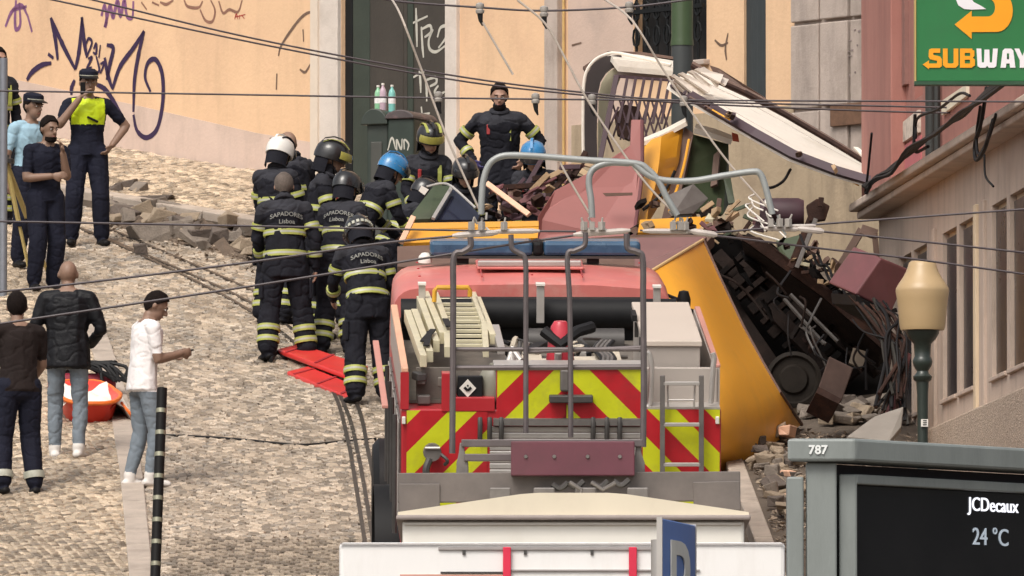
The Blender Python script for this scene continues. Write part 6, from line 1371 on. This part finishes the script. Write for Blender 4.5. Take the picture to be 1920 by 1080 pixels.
for lab, x, c_, h_ in (('green-labelled water bottle standing on the street bin', 709, (.25, .5, .3), .26), ('pink-tinged water bottle standing on the street bin', 718, (.5, .36, .42), .28), ('blue-green water bottle standing apart on the street bin', 735, (.2, .5, .45), .27)):
    p = MBn @ Vector((Bz(x, 210, -.05).x, -.05, zt_ + (.07 if x < 728 else .06))); bo_ = thing('water_bottle', lab, 'bottle', Matrix.Translation(p))
    mm = mat('bottle_plastic_%d' % x, c_, .15, .1, 8); MB().lathe((0, 0, 0), [(.034, 0), (.036, .01), (.036, h_ * .66), (.030, h_ * .76), (.013, h_ * .88), (.013, h_ * .93)], 14).build('bottle_body', mm, bo_, smooth=True)
    MB().lathe((0, 0, h_ * .93), [(.016, 0), (.016, h_ * .07)], 12).build('cap', m_white, bo_); MB().lathe((0, 0, h_ * .3), [(.037, 0), (.037, h_ * .22)], 14).build('bottle_label', m_tee, bo_)
# graffiti on the yellow wall and on the door
V = lambda *p: list(p)
scrawl(yb, [V((95, 33), (103, 70), (108, 112)), V((96, 35), (118, 85), (141, 130)), V((141, 130), (148, 95), (154, 32)), V((153, 32), (158, 80), (163, 108)), V((200, 150), (206, 120), (212, 90), (200, 84)), V((196, 108), (202, 140), (210, 165)), V((210, 168), (225, 125), (250, 90), (270, 58)), V((270, 58), (260, 100), (252, 150), (250, 210)), V((250, 215), (257, 245), (275, 258), (295, 240), (305, 190), (304, 140), (292, 112), (277, 118), (272, 145), (282, 172)), V((50, 150), (60, 135), (78, 122), (96, 118)), V((90, 101), (100, 109)), V((140, 150), (134, 165), (134, 178)), V((180, 158), (195, 166), (210, 185), (228, 215))], MW, -.0075, .062, m_vpaint)
scrawl(yb, [V((161, 82), (166, 72), (172, 80), (163, 105)), V((175, 92), (180, 82), (180, 100), (174, 98)), V((185, 108), (188, 84)), V((165, 110), (172, 108), (163, 128), (172, 126)), V((180, 105), (186, 130), (180, 140)), V((188, 120), (195, 118), (188, 138))], MW, -.0085, .034, m_vpaint)
scrawl(yb, [V((10, 50), (22, 22), (40, 10), (52, 30)), V((30, 0), (28, 35), (30, 55), (38, 45), (36, 5)), V((22, 20), (50, 12)), V((52, 30), (60, 60))], MW, -.0035, .05, m_ppaint)
scrawl(yb, [V((190, 30), (196, 10), (200, 35), (197, 50), (206, 12), (212, 32), (220, 2), (226, 30), (233, 0), (238, 30), (248, 32), (250, 2))], MW, -.0035, .055, m_ppaint)
scrawl(yb, [V((345, 0), (352, 12), (372, 14), (380, 2)), V((375, 18), (385, 38), (398, 40), (403, 20), (395, 0)), V((410, 2), (418, 24), (430, 18), (446, 22), (454, 0)), V((265, 4), (275, 18)), V((285, 4), (298, 10)), V((300, 4), (312, 8), (325, 0))], MW, -.0035, .032, m_bpaint)
m_rpaint = mat('red_marker', (.4, .05, .04), .7); scrawl(yb, [V((440, 36), (443, 26), (446, 36)), V((449, 28), (449, 36)), V((453, 28), (458, 35)), V((440, 32), (460, 27))], MW, -.0035, .015, m_rpaint)
m_crack = mat('grime_crack', (.16, .10, .07), .9, .4, 9)
scrawl(yb, [V((590, 22), (575, 25), (560, 38), (540, 65), (526, 88), (522, 105)), V((519, 138), (518, 168))], MW, -.0035, .035, m_crack)
scrawl(yb, [V((587, 55), (586, 120), (588, 190), (587, 255)), V((568, 55), (569, 78)), V((562, 130), (572, 135), (582, 120)), V((1072, 85), (1090, 80)), V((1362, 112), (1360, 90), (1365, 62)), V((1340, 75), (1352, 85), (1365, 80))], MW, -.0045, .028, m_crack)
def doorpx(strokes, l): scrawl(yb, strokes, MW, l, .035, m_wpaint)
doorpx([V((780, 15), (781, 50), (782, 88)), V((770, 45), (802, 30)), V((790, 50), (792, 85), (794, 108)), V((790, 55), (806, 48), (808, 60), (796, 70)), V((812, 55), (804, 75), (806, 92), (818, 97), (836, 85)), V((820, 70), (826, 52), (838, 50), (836, 70), (822, 90))], .040)
doorpx([V((786, 130), (788, 150), (789, 174)), V((775, 145), (798, 132)), V((798, 148), (800, 170), (800, 190)), V((800, 150), (816, 145), (818, 155), (806, 162)), V((822, 160), (815, 172), (822, 178), (834, 172)), V((790, 200), (792, 220)), V((784, 216), (806, 212))], .040)
# stone wall specks
for k in range(34):
    x, y = rnd.uniform(1574, 1648), rnd.uniform(50, 145); c = W(x, y); MB().box((c.x, -.0935, c.z), (rnd.uniform(.015, .05), .006, rnd.uniform(.008, .02))).build('chip_mark', mat('grey_chip', (.26, .21, .2), .9), sb)
# red boards, basket stretcher, bag
bd0 = G(600, 705); rb_ = mat('orange_red_plastic', (.62, .035, .03), .4, .1, 4, stain=(.5, .05, .05), stain_amt=.3)
def board(label, pts, h, t=.05):
    q = MB(); pp = [G(*p) + Vector((0, 0, h)) for p in pts]; cc = sum(pp, Vector()) / len(pp); Mr_ = Matrix.Translation(cc - Vector((0, 0, h)))
    th_ = thing('spine_board', label, 'board', Mr_, 'red spine boards'); q.prism(pp, (0, 0, t)); b_ = q.build('board', rb_, th_, world=True, bevel=.015)
    for u in (.12, .5, .88):
        a_ = pp[0].lerp(pp[-1], u).lerp(pp[1].lerp(pp[2], u), .1); c_ = pp[0].lerp(pp[-1], u).lerp(pp[1].lerp(pp[2], u), .9)
        MB().bar(pp[0].lerp(pp[-1], u) + Vector((0, 0, t + .004)), pp[1].lerp(pp[2], u) + Vector((0, 0, t + .004)), .03, .006, up=(0, -SL, 1)).build('strap', m_rb2, th_, world=True)
m_rb2 = mat('dark_red_strap', (.35, .02, .03), .6)
board('lower red spine board lying beneath another at the firefighters\' boots', [(538, 706), (578, 696), (682, 738), (655, 754)], .0)
board('upper red spine board lying on top at the firefighters\' boots', [(520, 676), (562, 666), (690, 708), (664, 730)], .06)
q = MB(); q.tube(smooth_path([G(508, 684) + Vector((0, 0, .04)), G(520, 676) + Vector((0, 0, .08)), G(535, 680) + Vector((0, 0, .05))], 10), .022, 6).build('board_strap', m_black, smooth=True, label='black strap end lying beside the red boards', cat='strap')
# basket stretcher: tub shape with sheet
bs_c = G(172, 800); Mb_ = Matrix.Translation(bs_c) @ Matrix.Rotation(R(6), 4, 'Z'); bk = thing('basket_stretcher', 'orange-red rescue basket with white sheet on the pavement', 'stretcher', Mb_)
L_, Wd_ = 1.5, .56
def tub(e, z, n=24): return [(Wd_ / 2 * e * math.copysign(abs(math.cos(t)) ** .6, math.cos(t)), .7 + L_ / 2 * e * math.copysign(abs(math.sin(t)) ** .6, math.sin(t)), z + (.70 + L_ / 2 * math.sin(t)) * SL) for t in np.linspace(0, 2 * math.pi, n)]
MB().grid([tub(.72, .0), tub(.85, .06), tub(.97, .19), tub(1.03, .215), tub(1.0, .22), tub(.92, .19), tub(.80, .06), tub(.2, .05)]).build('tub', mat('orange_red_tub', (.68, .045, .025), .4, .1, 4), bk, smooth=True)
MB().tube(tub(1.05, .215), .02, 8).build('rim', mat('orange_rim', (.75, .16, .02), .4), bk, smooth=True)
rows = []
for i in range(12):
    rows.append([(lerp(-.28, .42, j / 11), .05 + i * .115, .17 + SL * (i * .115) + .05 * math.sin(j * .9 + i * .6) + .04 * noise.noise((i * .5, j * .5, 3)) - (.18 * max(0, (j - 8) / 3) ** 1.5)) for j in range(12)])
MB().grid(rows, .0).build('sheet', mat('white_sheet', (.74, .70, .62), .8, .06, 6), bk, smooth=True)
for sx in (-1, 1): MB().tube(smooth_path([(sx * .3, .15, .2), (sx * .36, .1, .12), (sx * .36, .25, .1), (sx * .3, .4, .24)], 12), .014, 6).build('handle', MATS['orange_rim'], bk, smooth=True)
bg_c = G(150, 748); Mg_ = Matrix.Translation(bg_c); eb = thing('equipment_bag', 'dark red bag with tangled black straps behind the rescue basket', 'bag', Mg_)
MB().b2((-.3, .0, .02), (.32, .4, .24)).build('bag', mat('dark_red_bag', (.22, .012, .03), .7, .2, 6), eb, bevel=.07)
for k in range(9): MB().tube(smooth_path([(rnd.uniform(-.3, .3), .1, .24), (rnd.uniform(-.2, .35), .05, .34), (rnd.uniform(-.1, .42), -.02, .30), (rnd.uniform(0, .45), -.06, .16)], 14), .018, 6).build('strap', m_black, eb, smooth=True)
# cable on the cobbles
MB().tube(smooth_path([G(a, b) + Vector((0, 0, .02)) for a, b in ((300, 820), (360, 822), (450, 828), (560, 838), (640, 832), (705, 827))], 40), .012, 6).build('ground_cable', m_cable, smooth=True, label='thin black cable lying across the cobbles by the marker post', cat='cable')
# ---------------------------------------------------------------- rubble
def rock(sz, seed):
    r_ = random.Random(seed); q = MB(); x, y, z = sz
    vs = [Vector((a * x / 2 * r_.uniform(.5, 1.1), b * y / 2 * r_.uniform(.5, 1.1), (c + 1) / 2 * z * r_.uniform(.6, 1.1))) for c in (-1, 1) for b in (-1, 1) for a in (-1, 1)]
    q.add(vs, [(0, 2, 3, 1), (4, 5, 7, 6), (0, 1, 5, 4), (2, 6, 7, 3), (0, 4, 6, 2), (1, 3, 7, 5)]); return q
m_rub = [mat('rubble_grey', (.20, .165, .135), .9, .3, 8, .5, 50), mat('rubble_sand', (.29, .225, .16), .9, .3, 8, .5, 50), mat('rubble_dark', (.115, .09, .075), .9, .3, 8, .5, 50)]
def put_rock(px, py, sz, label, group, seed, rz=None, m=None, lift=0, tilt=0, name='rubble_block'):
    m = m or rnd.choice(m_rub)
    if group: label = ('large ' if max(sz) > .24 else 'small ' if max(sz) < .14 else 'middling ') + {'rubble_grey': 'grey ', 'rubble_sand': 'sandy ', 'rubble_dark': 'dark ', 'fresh_plank': 'orange '}[m.name] + label
    q = rock(sz, seed); b_ = q.build(name, m or rnd.choice(m_rub), None, label=label, cat='rubble', group=group, bevel=.012)
    g_ = G(px, py); b_.matrix_world = Matrix.Translation(g_ + Vector((0, 0, lift))) @ Matrix.Rotation(math.atan(SL), 4, 'X') @ Matrix.Rotation(rnd.uniform(0, 3) if rz is None else rz, 4, 'Z') @ Matrix.Rotation(tilt, 4, 'Y')
    return b_
put_rock(300, 452, (.70, .35, .22), 'long squared stone block lying across the torn-up track bed', None, 1, rz=.15, m=m_rub[0], name='stone_block')
put_rock(348, 415, (.95, .3, .20), 'long kerb slab tipped over at the torn kerb', None, 2, rz=-.75, m=m_rub[0], tilt=.06, name='loose_stone')
put_rock(262, 396, (1.25, .34, .20), 'long brown kerb slab torn loose behind the hi-vis officer', None, 12, rz=-.72, m=m_rub[2], tilt=-.05, name='loose_stone')
put_rock(262, 478, (.17, .15, .12), 'small dark square stone lying between the rails', None, 3, rz=.2, m=m_rub[2], name='loose_stone')
put_rock(232, 402, (.5, .3, .16), 'flat stone slab beside the hi-vis officer\'s legs', None, 5, rz=.1, m=m_rub[0], name='loose_stone')
put_rock(352, 285, (.16, .12, .10), 'dark lump lying at the foot of the graffiti wall', None, 9, m=m_rub[2], lift=.17, name='loose_stone')
put_rock(231, 262, (.12, .1, .09), 'small grey lump at the wall foot behind the hi-vis officer', None, 10, m=m_rub[2], lift=.17, name='loose_stone')
rows = []
for i_ in range(26):
    row = []
    for j_ in range(14):
        x = lerp(190, 490, i_ / 25); y = 392 + (x - 205) * .26 + lerp(-34, 40, j_ / 13); g_ = G(x, y); e_ = max(0, math.sin(math.pi * i_ / 25)) ** .5 * max(0, math.sin(math.pi * j_ / 13)) ** .6
        row.append(g_ + Vector((0, 0, -.03 + e_ * (.10 + .20 * abs(noise.noise((x * .03, y * .06, 2))) + .05 * noise.noise((x * .12, y * .2, 9))))))
    rows.append(row)
MB().grid(rows).build('spilled_earth', mat('brown_earth', (.12, .085, .06), .95, .4, 8, .8, 40), kind='stuff', label='brown earth and grit spilled around the torn kerb', cat='earth', fix=False)
RG = 'loose blocks by the torn kerb'
for k in range(60):
    x = rnd.uniform(205, 475); y = 392 + (x - 205) * .26 + rnd.uniform(-26, 34)
    put_rock(x, y, (rnd.uniform(.08, .40), rnd.uniform(.08, .26), rnd.uniform(.06, .18)), 'broken stone block in the heap by the torn kerb', RG, 20 + k, lift=rnd.uniform(0, .05) if k % 3 else rnd.uniform(.05, .10), tilt=rnd.uniform(-.6, .6))
RG2 = 'rubble beside the yellow end panel'
for k in range(90):
    y = rnd.uniform(842, 1010); x = rnd.uniform(1395 + (y - 850) * .36, 1500)
    put_rock(x, y, (rnd.uniform(.06, .26), rnd.uniform(.06, .2), rnd.uniform(.04, .12)), 'broken masonry piece on the pavement beside the yellow end panel', RG2, 100 + k, lift=.12 + rnd.choice([0, 0, .05, .1]), tilt=rnd.uniform(-.4, .4), m=rnd.choice(m_rub + [m_rub[1], m_peach if k % 9 == 0 else m_rub[1]]))
for k in range(24):
    x, y = rnd.uniform(1500, 1700), rnd.uniform(790, 830)
    put_rock(x, y, (rnd.uniform(.1, .35), rnd.uniform(.08, .25), rnd.uniform(.06, .16)), 'broken masonry piece under the hanging cables of the wreck', 'rubble under the wreck', 300 + k, lift=.14, tilt=rnd.uniform(-.5, .5), m=rnd.choice(m_rub))
q = MB()
for k in range(2600):
    y = rnd.uniform(838, 1085); x = rnd.uniform(1386 + (y - 850) * .36, 1720); g_ = G(x, y); s_ = rnd.uniform(.012, .045); z_ = .12 + max(0, noise.noise((x * .02, y * .03, 1))) * .12
    q.add([g_ + Vector((rnd.uniform(-1, 1) * s_, rnd.uniform(-1, 1) * s_, z_ + rnd.uniform(0, 1) * s_)) for _ in range(4)], [(0, 1, 2), (0, 2, 3), (0, 3, 1), (1, 3, 2)])
for k in range(1500):
    x = rnd.uniform(190, 500); y = 395 + (x - 205) * .26 + rnd.gauss(0, 26); g_ = G(x, y); s_ = rnd.uniform(.012, .04)
    q.add([g_ + Vector((rnd.uniform(-1, 1) * s_, rnd.uniform(-1, 1) * s_, .02 + rnd.uniform(0, 1) * s_)) for _ in range(4)], [(0, 1, 2), (0, 2, 3), (0, 3, 1), (1, 3, 2)])
for k in range(500):
    x, y = rnd.uniform(310, 700), rnd.uniform(560, 1080); g_ = G(x, y); s_ = rnd.uniform(.006, .022)
    q.add([g_ + Vector((rnd.uniform(-1, 1) * s_, rnd.uniform(-1, 1) * s_, .022 + rnd.uniform(0, 1) * s_)) for _ in range(4)], [(0, 1, 2), (0, 2, 3), (0, 3, 1), (1, 3, 2)])
q.build('gravel', mat('grit', (.26, .20, .15), .9, .4, 10, island=.5), kind='stuff', label='scattered grit and crumbled masonry on the street', cat='gravel', fix=False)
sl_ = MB().slab(PP([(1588, 818, 111.5), (1640, 780, 112), (1694, 762, 112.2), (1690, 800, 111.8), (1668, 826, 111.4)]), .05).build('fallen_panel', mat('grey_panel_slab', (.26, .23, .2), .8, .15, 4), bevel=.008, label='grey fallen panel leaning on the rubble under the hanging cables', cat='panel')
